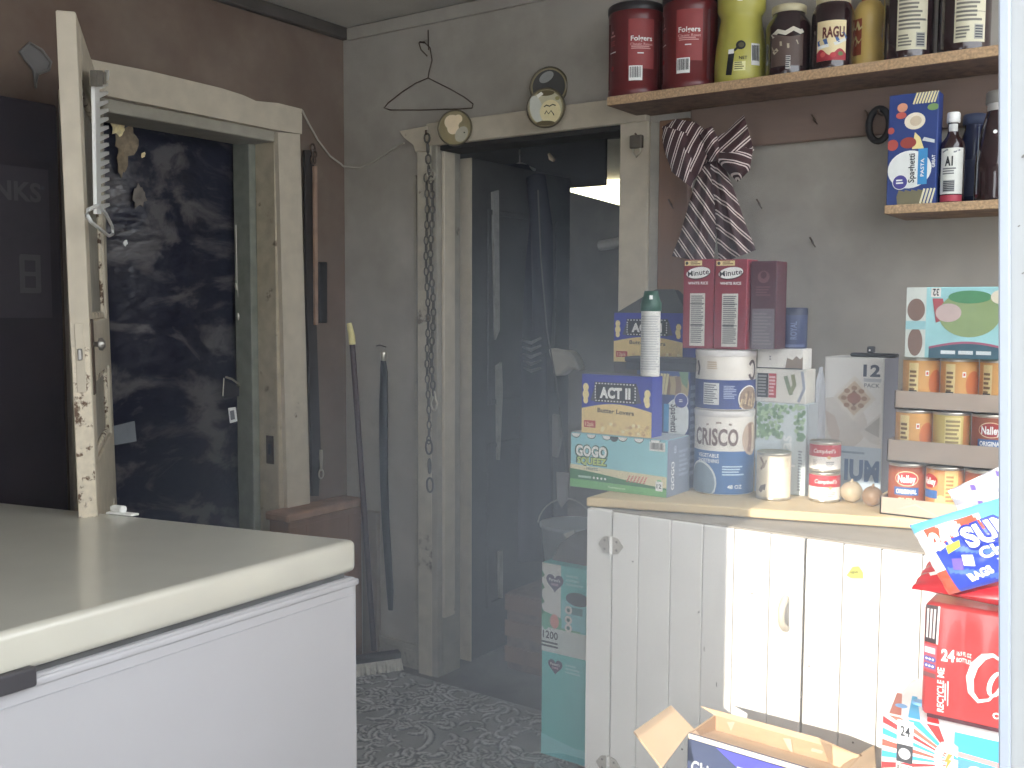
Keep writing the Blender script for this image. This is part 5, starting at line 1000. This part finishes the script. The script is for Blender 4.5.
# ------------------------------------------------------------------ trays of cans (three tiers)
M_traycard = mat('tray_card', (176, 160, 144), .8, .06, 16)
Y1 = atz(884, 514, ZC).y
def pcan(kind):
    def pr(g, fr):
        if kind == 0:      # chili front
            g.rect(fr, 0, 0, 1, 1, ink(150, 74, 40), 1.4); g.ell(fr, .5, .74, .27, .17, ink(226, 200, 160), 2); g.ell(fr, .5, .74, .25, .15, ink(160, 36, 34), 3); g.text(fr, 'Nalley', .5, .74, .17, WHITE, 4, fit=.155, bold=.03); g.band(fr, lambda u: .36+.5*(u-.5)*0, lambda u: .54, .39, .61, ink(48, 92, 152), 3); g.text(fr, 'ORIGINAL', .5, .45, .10, WHITE, 4, fit=.18, bold=.03); g.text(fr, 'CHILI', .5, .22, .17, ink(240, 220, 180), 4, fit=.16, bold=.04); g.band(fr, lambda u: 0, lambda u: .10+.03*math.sin(u*60), .36, .64, ink(206, 150, 90), 2)
        elif kind == 1:    # side with a bit of the front at one edge
            g.rect(fr, 0, 0, 1, 1, ink(196, 132, 72), 1.4); g.rect(fr, .50, 0, .62, 1, ink(214, 176, 110), 2); g.lines(fr, .51, .2, .60, .9, 8, ink(150, 110, 60), 3); g.ell(fr, .36, .74, .2, .16, ink(160, 36, 34), 3); g.text(fr, 'Nalley', .36, .74, .15, WHITE, 4, fit=.13); g.band(fr, lambda u: .36, lambda u: .54, .28, .44, ink(48, 92, 152), 3); g.ell(fr, .47, .3, .12, .14, ink(226, 190, 120), 2)
        elif kind == 2:    # pale yellow side with fine print
            g.rect(fr, 0, 0, 1, 1, ink(206, 186, 110), 1.4); g.rect(fr, .44, .04, .58, .96, ink(222, 206, 140), 2); g.lines(fr, .45, .1, .57, .92, 9, ink(150, 130, 80), 3); g.rect(fr, .60, 0, .68, 1, ink(196, 130, 70), 2)
        else:              # orange side with a square mark
            g.rect(fr, 0, 0, 1, 1, ink(214, 160, 90), 1.4); g.rect(fr, .37, .1, .46, .95, ink(232, 210, 150), 2); g.lines(fr, .38, .2, .45, .8, 6, ink(130, 100, 60), 3); g.rect(fr, .375, .28, .45, .33, BLACK, 3); g.rect(fr, .52, .66, .55, .78, WHITE, 3); g.rect(fr, .527, .69, .543, .75, ink(206, 80, 60), 4); g.ell(fr, .63, .5, .2, .3, ink(206, 116, 60), 2)
    return pr
zt = ZC; tiers = [(882, 498, 515, [(907, 18, 462, 0), (944.5, 18, 464, 1), (981.5, 18, 467, 0)], Y1), (894, 443, 465, [(914, 18.5, 409, 3), (952, 18.5, 411, 2), (989, 18.5, 412, 0)], Y1+.02), (898, 390, 408, [(921.5, 18.3, 357, 3), (960, 18.5, 357, 3), (998, 18.3, 357, 3)], Y1+.035)]
tn = ('bottom', 'middle', 'top'); pos = (('first', 'beside the onions'), ('second', ''), ('third', ''))
protos = {}
lowx = None
for ti, (pl_, tt_, tb_, cans_, Yt_) in enumerate(tiers):
    a_ = aty(pl_, tb_, Yt_); trh = (aty(pl_, tt_, Yt_).z-aty(pl_, tb_, Yt_).z)
    rc = 18.3*depth(a_)/F*.955; dt_ = 2*rc+.014; c0x = aty(cans_[0][0], cans_[0][2]+10, Yt_+.005+rc).x
    a_.x = min(a_.x, c0x-rc-.006); w_ = c0x+2*(2*rc+.0016)+rc+.008-a_.x
    t_ = thing('can_tray', ('bottom', 'middle', 'top')[ti]+' cardboard tray of the three stacked tiers of orange labelled cans', 'tray', (a_.x, Yt_, zt), 0, 'stacked can trays')
    g = G(); g.box(0, 0, 0, w_, dt_, .003, M_traycard, 0)
    for (x0, y0, x1, y1) in ((0, 0, w_, .003), (0, dt_-.003, w_, dt_), (0, 0, .003, dt_), (w_-.003, 0, w_, dt_)): g.box(x0, y0, 0, x1, y1, trh, M_traycard, 0)
    if ti == 0: g.poly(front(w_, trh), [(.12, .3), (.3, .8), (.5, .2), (.7, .7), (.72, .65), (.5, .15), (.3, .7)], ink(196, 180, 162), 1)
    g.build('tray', t_)
    for ci, (cx_, hw, ctop, kind) in enumerate(cans_):
        zb_ = zt+.0035; c_ = Vector((c0x+ci*(2*rc+.0016), Yt_+.005+rc, zb_)); hcan = aty(cx_, cans_[0][2], Yt_+rc).z-zb_
        if ci == 0: hc0 = hcan
        lab_ = ('orange labelled can, %s in the %s tray' % (('first from the onions', 'second from the onions', 'by the white door edge')[ci], tn[ti]))
        if kind not in protos:
            tcan, cc, rr_, hh_ = can('chili_can', lab_, 'can', cx_, 18.2, ctop+40, ctop, zb_, ink(150, 74, 40), pcan(kind), 0, 'chili cans in the trays', Yt_+.005+rc)
            protos[kind] = (tcan, hh_); tcan.scale = (rc*.985/rr_, rc*.985/rr_, hc0/hh_); tcan.location = (c_.x, Yt_+.005+rc, zb_)
        else:
            s_, hh_ = protos[kind]; n_ = dup(s_, (c_.x, Yt_+.005+rc, zb_), facing(c_)+random.uniform(-.12, .12), lab_, 'chili cans in the trays'); n_.scale = (s_.scale[0], s_.scale[1], hc0/hh_)
    zt = zt+.0035+hc0+.001
# snack carton on top of the cans
Yx = Y1+.03; x_, w_, h_ = boxspec(906, 1010, 287, Yx, zt, 320)
g2_ = thing('snack_carton', 'pale blue fruit snack carton marked 32, lying on the topmost tray of cans', 'carton', (x_, Yx, zt)); g = G(); carton_body(g, w_, .13, h_, mat('carton_mint', (156, 206, 208), .5)); fr = front(w_, h_)
g.rect(fr, 0, .0, .20, 1, ink(206, 212, 204), 1); g.ell(fr, .10, .68, .12, .16, ink(128, 104, 92), 2); g.ell(fr, .10, .22, .10, .2, ink(128, 104, 92), 2); g.rect(fr, 0, .40, .20, .52, ink(150, 196, 200), 3)
g.rect(fr, .245, .86, .34, .99, ink(230, 228, 220), 3); g.text(fr, '32', .2925, .925, .10, BLACK, 4, rot=PI, fit=.06); g.poly(fr, [(.26, .84), (.36, .84), (.42, .56), (.30, .5)], ink(170, 84, 90), 2)
g.ell(fr, .62, .62, .40, .32, ink(140, 160, 110), 2); g.ell(fr, .62, .86, .28, .09, ink(80, 140, 96), 3); g.ell(fr, .42, .64, .17, .13, ink(196, 176, 170), 3); g.ell(fr, .92, .86, .14, .10, ink(222, 214, 190), 3); g.band(fr, lambda u: 0, lambda u: .14+.08*math.sin(PI*(u-.24)/.76), .24, 1, ink(60, 96, 110), 3); g.band(fr, lambda u: .13+.08*math.sin(PI*(u-.24)/.76), lambda u: .16+.08*math.sin(PI*(u-.24)/.76), .24, 1, ink(170, 96, 120), 4)
for i in range(3): g.rect(fr, .36+i*.17, .06, .50+i*.17, .11, ink(214, 222, 222), 5)
g.build('carton', g2_)

# ------------------------------------------------------------------ drinks and snack bags by the white door
YD = 1.80
# red can pack
xa = aty(921, 660, YD).x; zb_ = aty(921, 716, YD).z; ztp = aty(921, 602, YD).z; wR = .40; dR_ = .17
pk = thing('cola_pack', 'red shrink wrapped pack of cola bottles with white script lettering', 'pack', (xa, YD, zb_)); M_cola = mat('cola_red_film', (176, 62, 62), .28, .07, 10, coat=.3); hR = ztp-zb_
def packf(u, v):     # front wrap with vertical bottle bulges
    return Vector((wR*u, -.010*abs(math.sin(PI*u*6))*math.sin(PI*min(1, v*1.02))+.006, hR*v))
g = G(); g.box(0, .006, 0, wR, dR_, hR, M_cola, .012, 3, None, True); fr = Fr(lambda u, v, l: tuple(packf(u/wR, v/hR)+Vector((0, -l, 0))), wR, hR, 2)
g.grid(lambda u, v: packf(.02+.96*u, .03+.94*v), 60, 20, M_cola)
g.rect(fr, .01, .66, .06, .98, ink(58, 40, 42), 1); g.rect(fr, .06, .66, .068, .98, ink(226, 222, 222), 2)
for i in range(3): g.rect(fr, .016+i*.014, .70, .024+i*.014, .95, ink(206, 196, 196), 2)
g.rect(fr, .008, .42, .064, .64, ink(170, 84, 100), 1)
for i in range(3):
    for j in range(2): g.ell(fr, .022+.014*i, .46+.06*j, .024, .024, ink(84, 88, 160), 2, 10); g.ell(fr, .022+.014*i, .46+.06*j, .01, .01, WHITE, 3, 8)
g.rect(fr, .012, .57, .058, .62, ink(226, 200, 206), 2); g.rect(fr, .008, .36, .064, .40, ink(120, 76, 78), 2)
g.text(fr, '24', .110, .585, .10, WHITE, 3, fit=.052, bold=.04); g.text(fr, '16.9 FL OZ', .172, .61, .036, WHITE, 3, fit=.058); g.text(fr, 'BOTTLES', .172, .555, .036, WHITE, 3, fit=.058)
g.text(fr, 'RECYCLE ME', .084, .27, .055, WHITE, 3, rot=PI/2, fit=.40); g.lines(fr, .102, .12, .108, .40, 1, WHITE, 3); g.rect(fr, .112, .14, .116, .36, WHITE, 3)
# white script: big swept C, then round letters
cs = [(.31, .62), (.285, .655), (.25, .63), (.215, .54), (.198, .42), (.205, .30), (.235, .24), (.275, .27), (.305, .35)]
g.stroke(fr, cs, [.009, .015, .026, .032, .032, .026, .018, .012, .006], WHITE, 3)
def ring_(cu, cv, ru, rv, wd): g.stroke(fr, [(cu+ru*math.cos(a_)+.03*math.sin(a_)*.4, cv+rv*math.sin(a_)) for a_ in [2*PI*i/20 for i in range(21)]], [wd*(.6+.4*abs(math.cos(2*PI*i/20))) for i in range(21)], WHITE, 3)
ring_(.30, .41, .022, .10, .018); g.stroke(fr, [(.32, .64), (.40, .66), (.50, .60), (.62, .68)], [.01, .02, .02, .012], WHITE, 3)
for cu in (.36, .43, .52, .59, .68): ring_(cu, .42, .026, .10, .026)
g.stroke(fr, [(.64, .66), (.635, .32)], .022, WHITE, 3); g.ell(fr, .305, .14, .028, .028, WHITE, 3, 12); g.ell(fr, .305, .14, .016, .016, M_cola, 4, 12); g.text(fr, 'ORIGINAL TASTE', .44, .14, .04, WHITE, 3, fit=.2)
g.rect(fr, .03, .0, .97, .035, ink(70, 30, 40), 3); g.build('wrapped_bottles', pk)
# sports drink packs under it
xs_ = aty(880, 735, YD-.02).x; wG = .45; hG = (zb_-.001)/2; M_gat = mat('drink_pack_white', (228, 228, 230), .35, .05, 12)
for i_, zg in enumerate((0, hG)):
    gp = thing('drink_pack', ('pack of sports drinks standing on the floor under another like it', 'white, red and blue striped pack of sports drinks under the red cola pack')[i_], 'pack', (xs_, YD-.02, zg), 0, 'sports drink packs'); g = G(); g.box(0, 0, 0, wG, .22, hG-.0008, M_gat, .014, 3, None, True); fr = front(wG, hG)
    lb = ink(70, 176, 226); rd = ink(206, 56, 58); pb_ = ink(150, 196, 232)
    g.rect(fr, .27, .85, .97, .985, lb, 1); g.stroke(fr, [(.28, .875), (.5, .86), (.97, .84)], .012, ink(236, 150, 150), 3); g.rect(fr, .27, .66, .97, .85, ink(90, 150, 220), 1)
    tf = topf(wG, .22, hG-.0008)
    for k, c_ in enumerate((rd, lb, ink(190, 96, 80), lb, rd)):
        a0 = .70+.062*k; g.poly(fr, [(.01, a0), (.01, a0+.034), (.245, .80+.012*k), (.245, .795+.012*k)], c_, 2)
    for k, c_ in enumerate((ink(190, 110, 92), lb, rd)):
        g.poly(fr, [(.03+.07*k, .995), (.075+.07*k, .995), (.25, .86+.012*k), (.24, .855+.012*k)], c_, 3); g.poly(tf, [(.03+.07*k, .02), (.075+.07*k, .02), (.02+.06*k, .5), (.0+.06*k, .5)], c_, 1)
    g.rect(fr, .065, .86, .125, .985, ink(226, 226, 226), 4); g.text(fr, '24', .095, .93, .055, DARKINK, 5, fit=.036); g.rect(fr, .065, .76, .125, .855, ink(66, 66, 70), 4); g.ell(fr, .095, .808, .03, .03, ink(222, 222, 222), 5, 14); g.barcode(fr, .065, .68, .125, .75, 4)
    g.text(fr, 'G', .245, .835, .18, WHITE, 5, fit=.085, bold=.06); g.poly(fr, [(.252, .865), (.268, .865), (.256, .835), (.266, .835), (.242, .77), (.25, .82), (.240, .82)], ink(236, 150, 70), 6); g.text(fr, 'GATORADE', .545, .79, .085, WHITE, 5, fit=.46, bold=.05)
    g.text(fr, 'THIRST QUENCHER', .55, .64, .03, DARKINK, 5, fit=.3)
    g.build('wrapped_bottles', gp)
    g = G()
    for k in range(2): c_ = (.022+.024*k, .05+.03*k, hG-.02+.001*k); g.lathe([(.012, c_[2]), (.012, c_[2]+.018+.003*k), (.010, c_[2]+.02+.003*k)], ink(120, 170, 220), 14, (c_[0], c_[1]))
    if i_ == 1: g.build('bottle_caps', gp)
# red bag and the sun chips bag on top
def pillow(name, lab, cat, O, U, V, w, h, th_, base, pick, deco, seed, group=None):
    O = Vector(O); U = Vector(U).normalized(); V = Vector(V).normalized(); Nn = U.cross(V).normalized(); r_ = random.Random(seed); ph = [r_.uniform(0, 6.28) for _ in range(8)]
    def sur(u, v, sg=1):
        e = (max(0, min(1, u))*(1-max(0, min(1, u)))*4)**.5*(max(0, min(1, v))*(1-max(0, min(1, v)))*4)**.42
        wr = .10*math.sin(11*u+5*v+ph[0])+.08*math.sin(17*v-7*u+ph[1])+.05*math.sin(29*u+13*v+ph[2]); cr = .0015*math.sin(40*v+ph[3])*(1-min(1, u*7))*(th_/.06)
        return O+U*(w*u)+V*(h*v)+Nn*(sg*th_/2*e*(1+wr)+(cr if e < .9 else 0))
    t_ = thing(name, lab, cat, (0, 0, 0), 0, group); g = G(); g.grid(lambda u, v: sur(u, v, 1), 60, 44, base, True, pick); g.grid(lambda u, v: sur(u, v, -1), 40, 30, base)
    fr = Fr(lambda u, v, l: tuple(sur(u/w, v/h, 1)+Nn*l), w, h, 2); deco(g, fr); g.build('bag', t_); return t_
RU, RVv = Vector((1, .0, 0)), Vector((0, .55, .84))
M_foil = mat('red_foil', (190, 36, 44), .25, .12, 14, coat=.3)
zbag = ztp
a_ = aty(922, 604, YD-.03)
pillow('snack_bag', 'shiny red snack bag lying flat between the cola pack and the blue chip bag', 'bag', (xa-.012, YD-.035, zbag+.03), (1, 0, .03), (0, .985, .17), .40, .22, .055, M_foil, None, lambda g, fr: (g.stroke(fr, [(.05, .2), (.18, .3), (.3, .16)], .03, ink(240, 214, 210), 2), g.stroke(fr, [(.5, .25), (.7, .4), (.9, .3)], .03, ink(236, 190, 190), 2), g.text(fr, 'SNACKS', .55, .5, .2, WHITE, 2, fit=.4)) and None, 5)
M_sun = mat('chip_bag_blue', (54, 76, 196), .28, .06, 14, coat=.3); M_sky = ink(110, 196, 232, .3); M_wht = ink(236, 236, 240, .3); M_orr = ink(206, 92, 70, .3); M_pur = ink(120, 100, 200, .3); M_bl2 = ink(84, 118, 222, .3); M_sil = mat('bag_silver_back', (206, 208, 220), .25, .1, 20, metal=.3)
def pick(u, v):
    s_ = v+.28*math.sin(u*2.2)*.3
    if v > .86: return M_sky
    if u < .10: return M_wht if v > .3 else M_orr
    if v > .64-.25*max(0, .3-u)*2: return (M_wht if (u*7+v*3) % 2 < 1 else M_orr) if u < .55 else M_sky
    if u > .12 and (u*3.1+v*4.3) % 1.4 < .35: return M_bl2
    return M_sun
def decoS(g, fr):
    g.text(fr, 'SUN', .56, .60, .27, ink(30, 50, 150), 8, fit=.42, bold=.14, rot=.06); g.text(fr, 'SUN', .56, .60, .26, WHITE, 10, fit=.39, bold=.05, rot=.06); g.text(fr, 'CHIPS', .60, .36, .14, WHITE, 10, fit=.38, bold=.04, rot=.06)
    g.text(fr, '24', .20, .68, .22, WHITE, 11, fit=.15, bold=.08, rot=.2); g.poly(fr, [(.19, .46), (.31, .50), (.33, .58), (.21, .56)], ink(196, 206, 80), 8)
    g.poly(fr, [(.16, .26), (.23, .22), (.27, .36), (.19, .40)], M_pur, 7); g.poly(fr, [(.25, .27), (.33, .22), (.36, .36), (.28, .40)], WHITE, 7); g.text(fr, 'BAGS', .33, .13, .09, WHITE, 9, fit=.2, bold=.06, rot=.1)
    g.poly(fr, [(.52, .18), (.8, .26), (.78, .30), (.5, .24)], WHITE, 5); g.ell(fr, .56, .12, .03, .02, M_sky, 4, 10); g.ell(fr, .68, .14, .03, .02, M_sky, 4, 10)
bo = aty(944, 594, YD-.075); 
# lies tilted on the red bag, leaning back against the trays
pl0 = aty(951, 598, YD-.05); pl1 = aty(1030, 560, YD-.02); pl2 = aty(919, 536, YD-.02)
Uv = (pl1-pl0); Uv.y = .05; Vv = Vector((-.064, .03, .088))
pillow('chip_bag', 'blue multipack chip bag lying tilted on top of the cola pack', 'bag', pl0+Vector((0, -.02, .01)), (1, .04, .46), Vv, .205, .128, .07, M_sun, pick, decoS, 8)
# silver-white upper corner of a second bag behind it
pl3 = aty(940, 548, YD+.12)
pillow('silver_bag', 'crinkled white and silver bag corner sticking up behind the blue chip bag', 'bag', aty(968, 530, YD+.07), (.8, .04, .50), (-.3, .1, .5), .24, .075, .05, M_sil, lambda u, v: M_wht if (u*9+v*5) % 2 < 1.2 else (M_sil if (u*5) % 1 < .8 else M_pur), lambda g, fr: None, 12)

# ------------------------------------------------------------------ open cardboard box in front of the cabinet
ZO = .55
fl_ = atz(688, 733, ZO); fr_ = atz(803, 767, ZO); ux = (fr_-fl_); ux.z = 0; ux.normalize(); uy = Vector((-ux.y, ux.x, 0)); Wb, Db = .30, .115
ob = thing('open_box', 'open cardboard box with a navy printed front below the cabinet doors', 'box'); M_navyp = mat('box_print_navy', (44, 52, 96), .5, .06, 12)
def OB(a_, b_, z): q = fl_+ux*a_+uy*b_; return Vector((q.x, q.y, z))
g = G()
def wallq(a0, b0, a1, b1, m, z0=0, z1=ZO, t=.004, inn=None):
    p0, p1 = OB(a0, b0, z0), OB(a1, b1, z0); d_ = (p1-p0).normalized(); n_ = Vector((-d_.y, d_.x, 0)); g.prism([p0, p1, Vector((p1.x, p1.y, z1)), Vector((p0.x, p0.y, z1))], n_*t, m)
wallq(0, 0, Wb, 0, M_navyp); wallq(Wb, 0, Wb, Db, M_card); wallq(Wb, Db, 0, Db, M_card); wallq(0, Db, 0, 0, M_card); g.prism([OB(0, 0, .002), OB(Wb, 0, .002), OB(Wb, Db, .002), OB(0, Db, .002)], (0, 0, .004), M_card)
frb = flat(OB(0, 0, 0), ux, (0, 0, 1), Wb, ZO); pur = ink(84, 84, 196); wht = ink(226, 228, 230)
g.rect(frb, .0, .982, .98, 1.0, ink(226, 214, 190), 1); g.poly(frb, [(.20, .978), (.97, .978), (.97, .925), (.36, .925)], pur, 1); g.poly(frb, [(0, .978), (.2, .978), (.36, .925), (.3, .6), (0, .6)], ink(66, 76, 108), 1); g.rect(frb, .35, .86, .74, .935, wht, 3); g.barcode(frb, .37, .865, .72, .93, 4); g.text(frb, 'Ghirardelli', .22, .885, .05, wht, 3, fit=.38)
g.build('box_body', ob)
g = G(); g.prism([OB(.005, .006, ZO-.012), OB(Wb-.005, .006, ZO-.012), OB(Wb-.005, Db-.006, ZO-.03), OB(.005, Db-.006, ZO-.03)], (0, 0, -.004), M_cardin); g.build('card_insert', ob)
def flap(pts, m, lab=None, t=.0035):
    g = G(); n_ = (pts[1]-pts[0]).cross(pts[2]-pts[0]).normalized(); g.prism(pts, n_*t, m); o = g.build('flap', ob); return o
# left flap folded outwards, back flap standing up, right flap
def onp(px, py, p, n): return atp(px, py, p, n)
lp = [OB(0, .0, ZO), OB(0, Db, ZO)]; nL = (lp[1]-lp[0]).cross(Vector((-.55, 0, .25))).normalized()
flap([onp(688, 733, lp[0], nL), onp(662, 768, lp[0], nL), onp(634, 731, lp[0], nL), onp(671, 705, lp[0], nL), onp(702, 737, lp[0], nL)], M_cardin)
bp_ = [OB(0, Db-.004, ZO), OB(Wb, Db-.004, ZO)]; nB = (bp_[1]-bp_[0]).cross(Vector((0, .28, 1))).normalized()
b0 = onp(700, 706, bp_[0], nB); b1 = onp(819, 738, bp_[0], nB); b2 = onp(823, 742, bp_[0], nB); b3 = onp(832, 745, bp_[0], nB); b4 = onp(834, 775, bp_[0], nB)
bf = flap([bp_[0], b0, b1, b2, b3, b4, bp_[1]], M_cardin)
n_ = nB if nB.dot(CP-b0) > 0 else -nB
for pts in (((783, 738), (791, 739), (793, 754), (788, 748)), ((727, 722), (735, 722), (731, 731)), ((812, 748), (823, 751), (822, 754), (811, 751))):
    g = G(); g.add([onp(x, y, OB(0, Db-.007, .3), uy) for x, y in pts], [tuple(range(len(pts)))], ink(206, 188, 164)); g.build('torn_tape', bf)['label'] = 'torn pale tape patch'
rp = OB(Wb, 0, ZO); nR = (OB(Wb, Db, ZO)-rp).cross(Vector((.3, .05, .16))).normalized()
flap([onp(834, 775, rp, nR), onp(843, 764, rp, nR), onp(874, 745, rp, nR), onp(876, 775, rp, nR)], M_cardin)

# ------------------------------------------------------------------ teal wipes cartons beside the cabinet
YV = atz(541, 757, 0).y; XV = atz(541, 757, 0).x; hV1 = aty(541, 650, YV).z-.0135; hV2 = aty(541, 562, YV).z-hV1-.0135; WV = XC0-XV-.03; DV = .28
M_aqua = mat('carton_aqua', (116, 206, 204), .5, .04, 10); HEART = ink(84, 76, 112)
def heart(g, fr, cu, cv, s_):
    pts = []
    for i in range(28):
        t = 2*PI*i/28; x = 16*math.sin(t)**3/17; y = (13*math.cos(t)-5*math.cos(2*t)-2*math.cos(3*t)-math.cos(4*t))/17; pts.append((cu+x*s_*fr.h/fr.w, cv+y*s_))
    g.add([fr.p(cu, cv, 3*STEP)]+[fr.p(u, v, 3*STEP) for u, v in pts], [(0, 1+i, 1+(i+1) % 28) for i in range(28)], HEART); 
    g.text(fr, "Parent's", cu, cv+.22*s_, .30*s_, WHITE, 5, fit=1.2*s_*fr.h/fr.w); g.text(fr, 'CHOICE', cu, cv-.2*s_, .22*s_, ink(240, 206, 220), 5, fit=.8*s_*fr.h/fr.w)
u1 = lambda px: (aty(px, 600, YV).x-XV)/WV
w1 = thing('wipes_carton', 'plain aqua carton with a dark heart logo standing on the floor beside the cabinet', 'carton', (XV, YV, .0135), 0, 'aqua cartons by the cabinet'); g = G(); carton_body(g, WV, DV, hV1, M_aqua); fr = front(WV, hV1); heart(g, fr, u1(556), .88, .085); g.lines(fr, u1(566), .83, u1(582), .93, 3, ink(170, 226, 224), 2); g.poly(fr, [(0, .0), (1, 0), (1, .16), (.3, .14), (0, .2)], ink(150, 220, 222), 1); g.poly(fr, [(0, 0), (1, 0), (1, .08), (.2, .06)], ink(104, 196, 200), 2); g.build('carton', w1)
w2 = thing('wipes_carton', 'aqua and white carton marked 1200 with an open grey flap, upper of the floor pair', 'carton', (XV, YV, hV1+.014), 0, 'aqua cartons by the cabinet'); g = G(); carton_body(g, WV, DV, hV2, M_aqua); fr = front(WV, hV2)
uw = u1(561); g.poly(fr, [(0, 0), (uw, 0), (uw, 1), (0, 1)], ink(232, 234, 230), 1); g.rect(fr, 0, 0, 1, .28, ink(222, 230, 226), 2); g.band(fr, lambda u: .28, lambda u: .46-.3*u, 0, .35, ink(112, 190, 158), 3); heart(g, fr, u1(555), .80, .12)
for (v0) in (.92, .78, .62, .50): g.poly(fr, [(0, v0), (u1(545), v0-.06), (0, v0-.09)], ink(80, 140, 110), 4)
g.text(fr, '1200', u1(551), .20, .085, ink(50, 60, 62), 5, fit=u1(556)-u1(541)); g.lines(fr, u1(541), .05, u1(560), .13, 2, ink(80, 90, 92), 5); g.ell(fr, u1(546), .34, .05, .09, ink(130, 200, 170), 5); g.ell(fr, u1(555), .36, .06, .08, ink(232, 176, 170), 5)
u2 = u1(562); g.rect(fr, u2, .30, 1, .62, ink(150, 214, 216), 3)
for v0 in (.50, .39, .30): g.ell(fr, u1(569), v0+.02, .048, .048, WHITE, 5, 18); g.ell(fr, u1(569), v0+.02, .022, .022, ink(80, 130, 130), 6, 10)
g.rect(fr, u1(572), .48, u1(583), .56, ink(90, 150, 156), 4); g.ell(fr, u1(578), .655, .15, .075, ink(58, 66, 72), 5); g.lines(fr, u1(566), .78, u1(584), .92, 3, ink(170, 226, 224), 3); g.build('carton', w2)
zt2 = hV1+.0005+hV2
g = G(); lp0 = aty(546, 561, YV+.02); g.prism([Vector((.01, .04, hV2)), Vector((WV, .04, hV2)), aty(600, 524, YV+.10)-Vector((XV, YV, hV1+.014)), aty(575, 533, YV+.10)-Vector((XV, YV, hV1+.014)), aty(560, 543, YV+.08)-Vector((XV, YV, hV1+.014))], (0, .004, 0), mat('flap_grey', (104, 102, 100), .8)); g.build('flap', w2)['label'] = 'raised grey flap'
g = G(); g.prism([aty(563, 534, YV+.14)-Vector((XV, YV, hV1+.014)), aty(574, 530, YV+.14)-Vector((XV, YV, hV1+.014)), aty(576, 545, YV+.14)-Vector((XV, YV, hV1+.014)), Vector((.14, .14, hV2)), Vector((.05, .14, hV2))], (0, .003, 0), ink(214, 214, 208)); g.build('flap', w2)['label'] = 'white torn flap'

# ------------------------------------------------------------------ white door standing open next to the camera
YN = .62; xn = aty(998.5, 300, YN).x
M_w3 = mat('white_door_paint', (176, 178, 178), .5, .02, 6); M_w3e = mat('white_door_edge', (182, 189, 200), .4, .02, 6)
def leafprism(g, pxa, pxb, y0, y1, m, wid=None):      # the leaf sags a little, so its edge leans
    def at_(px, z): a, b = aty(px, 60, y0), aty(px, 700, y0); return a.x+(b.x-a.x)*(z-a.z)/(b.z-a.z)
    P = [(at_(pxa, .01), y0, .01), ((at_(pxb, .01) if wid is None else at_(pxa, .01)+wid), y0, .01), ((at_(pxb, 2.1) if wid is None else at_(pxa, 2.1)+wid), y0, 2.1), (at_(pxa, 2.1), y0, 2.1)]
    g.prism(P, (0, y1-y0, 0), m, .001)
g = G(); leafprism(g, 999.5, None, YN, YN+.045, M_w3, .5); leafprism(g, 998.2, 1010, YN-.004, YN+.046, M_w3e)
q0 = aty(1010, 300, YN).x
fr = flat((q0, YN, 1.0), (1, 0, 0), (0, 0, 1), .4, .8)
for (x, y, s_) in ((1020, 160, .004), (1017, 228, .002), (1021, 275, .002)):
    q = aty(x, y, YN); fq_ = flat((q.x, YN, q.z), (1, 0, 0), (0, 0, 1), s_, s_); g.ell(fq_, .5, .5, .4, .2, ink(120, 116, 112), 1, 10, rot=.6)
struct(g, 'door_3')

# ------------------------------------------------------------------ light
SUN_DIR = Vector((0.0, 1.0, -.325)).normalized()
sd = bpy.data.lights.new('sun', 'SUN'); sd.energy = 7.0; sd.angle = math.radians(.25); sd.color = (1, .96, .88)
so = bpy.data.objects.new('sun', sd); COL.objects.link(so); so.rotation_euler = SUN_DIR.to_track_quat('-Z', 'Y').to_euler(); so.location = (0, -3, 3)
w = bpy.data.worlds.new('world'); SC.world = w; w.use_nodes = True; nt = w.node_tree; bg = nt.nodes['Background']
bg.inputs['Color'].default_value = (.90, .95, 1.0, 1); bg.inputs['Strength'].default_value = 4.8
# thin scattering haze in the room air, thickest in front of the cabinet
HAZE = 0.28
if HAZE:
    g = G(); mz = bpy.data.materials.new('air_haze'); mz.use_nodes = True; nt = mz.node_tree; nt.nodes.remove(nt.nodes['Principled BSDF'])
    sc_ = nt.nodes.new('ShaderNodeVolumeScatter'); sc_.inputs['Color'].default_value = (.80, .88, 1, 1); sc_.inputs['Anisotropy'].default_value = 0
    tc = nt.nodes.new('ShaderNodeTexCoord'); mp = nt.nodes.new('ShaderNodeMapping'); mp.vector_type = 'TEXTURE'; mp.inputs['Location'].default_value = (-.95, 1.85, .88); mp.inputs['Scale'].default_value = (1.0, 1.15, .85)
    gr = nt.nodes.new('ShaderNodeTexGradient'); gr.gradient_type = 'SPHERICAL'; nt.links.new(tc.outputs['Object'], mp.inputs[0]); nt.links.new(mp.outputs[0], gr.inputs[0])
    mm = nt.nodes.new('ShaderNodeMapRange'); mm.inputs['From Min'].default_value = 0; mm.inputs['From Max'].default_value = .7; mm.inputs['To Min'].default_value = .004; mm.inputs['To Max'].default_value = HAZE; nt.links.new(gr.outputs['Fac'], mm.inputs['Value']); nt.links.new(mm.outputs[0], sc_.inputs['Density'])
    nt.links.new(sc_.outputs[0], nt.nodes['Material Output'].inputs['Volume'])
    g.box(XL-.158, -.6, -.02, 1.5, YB+.10, CZ+.03, mz, 0); o = g.build('haze'); o['kind'] = 'stuff'; tag(o, 'thin pale haze hanging in the air of the room', 'haze')

vs = SC.view_settings; vs.view_transform = 'Standard'; vs.look = 'None'; vs.exposure = 0; vs.gamma = 1; vs.use_curve_mapping = False
SC.cycles.use_denoising = True; SC.cycles.max_bounces = 8; SC.cycles.volume_bounces = 0; SC.cycles.sample_clamp_indirect = 4
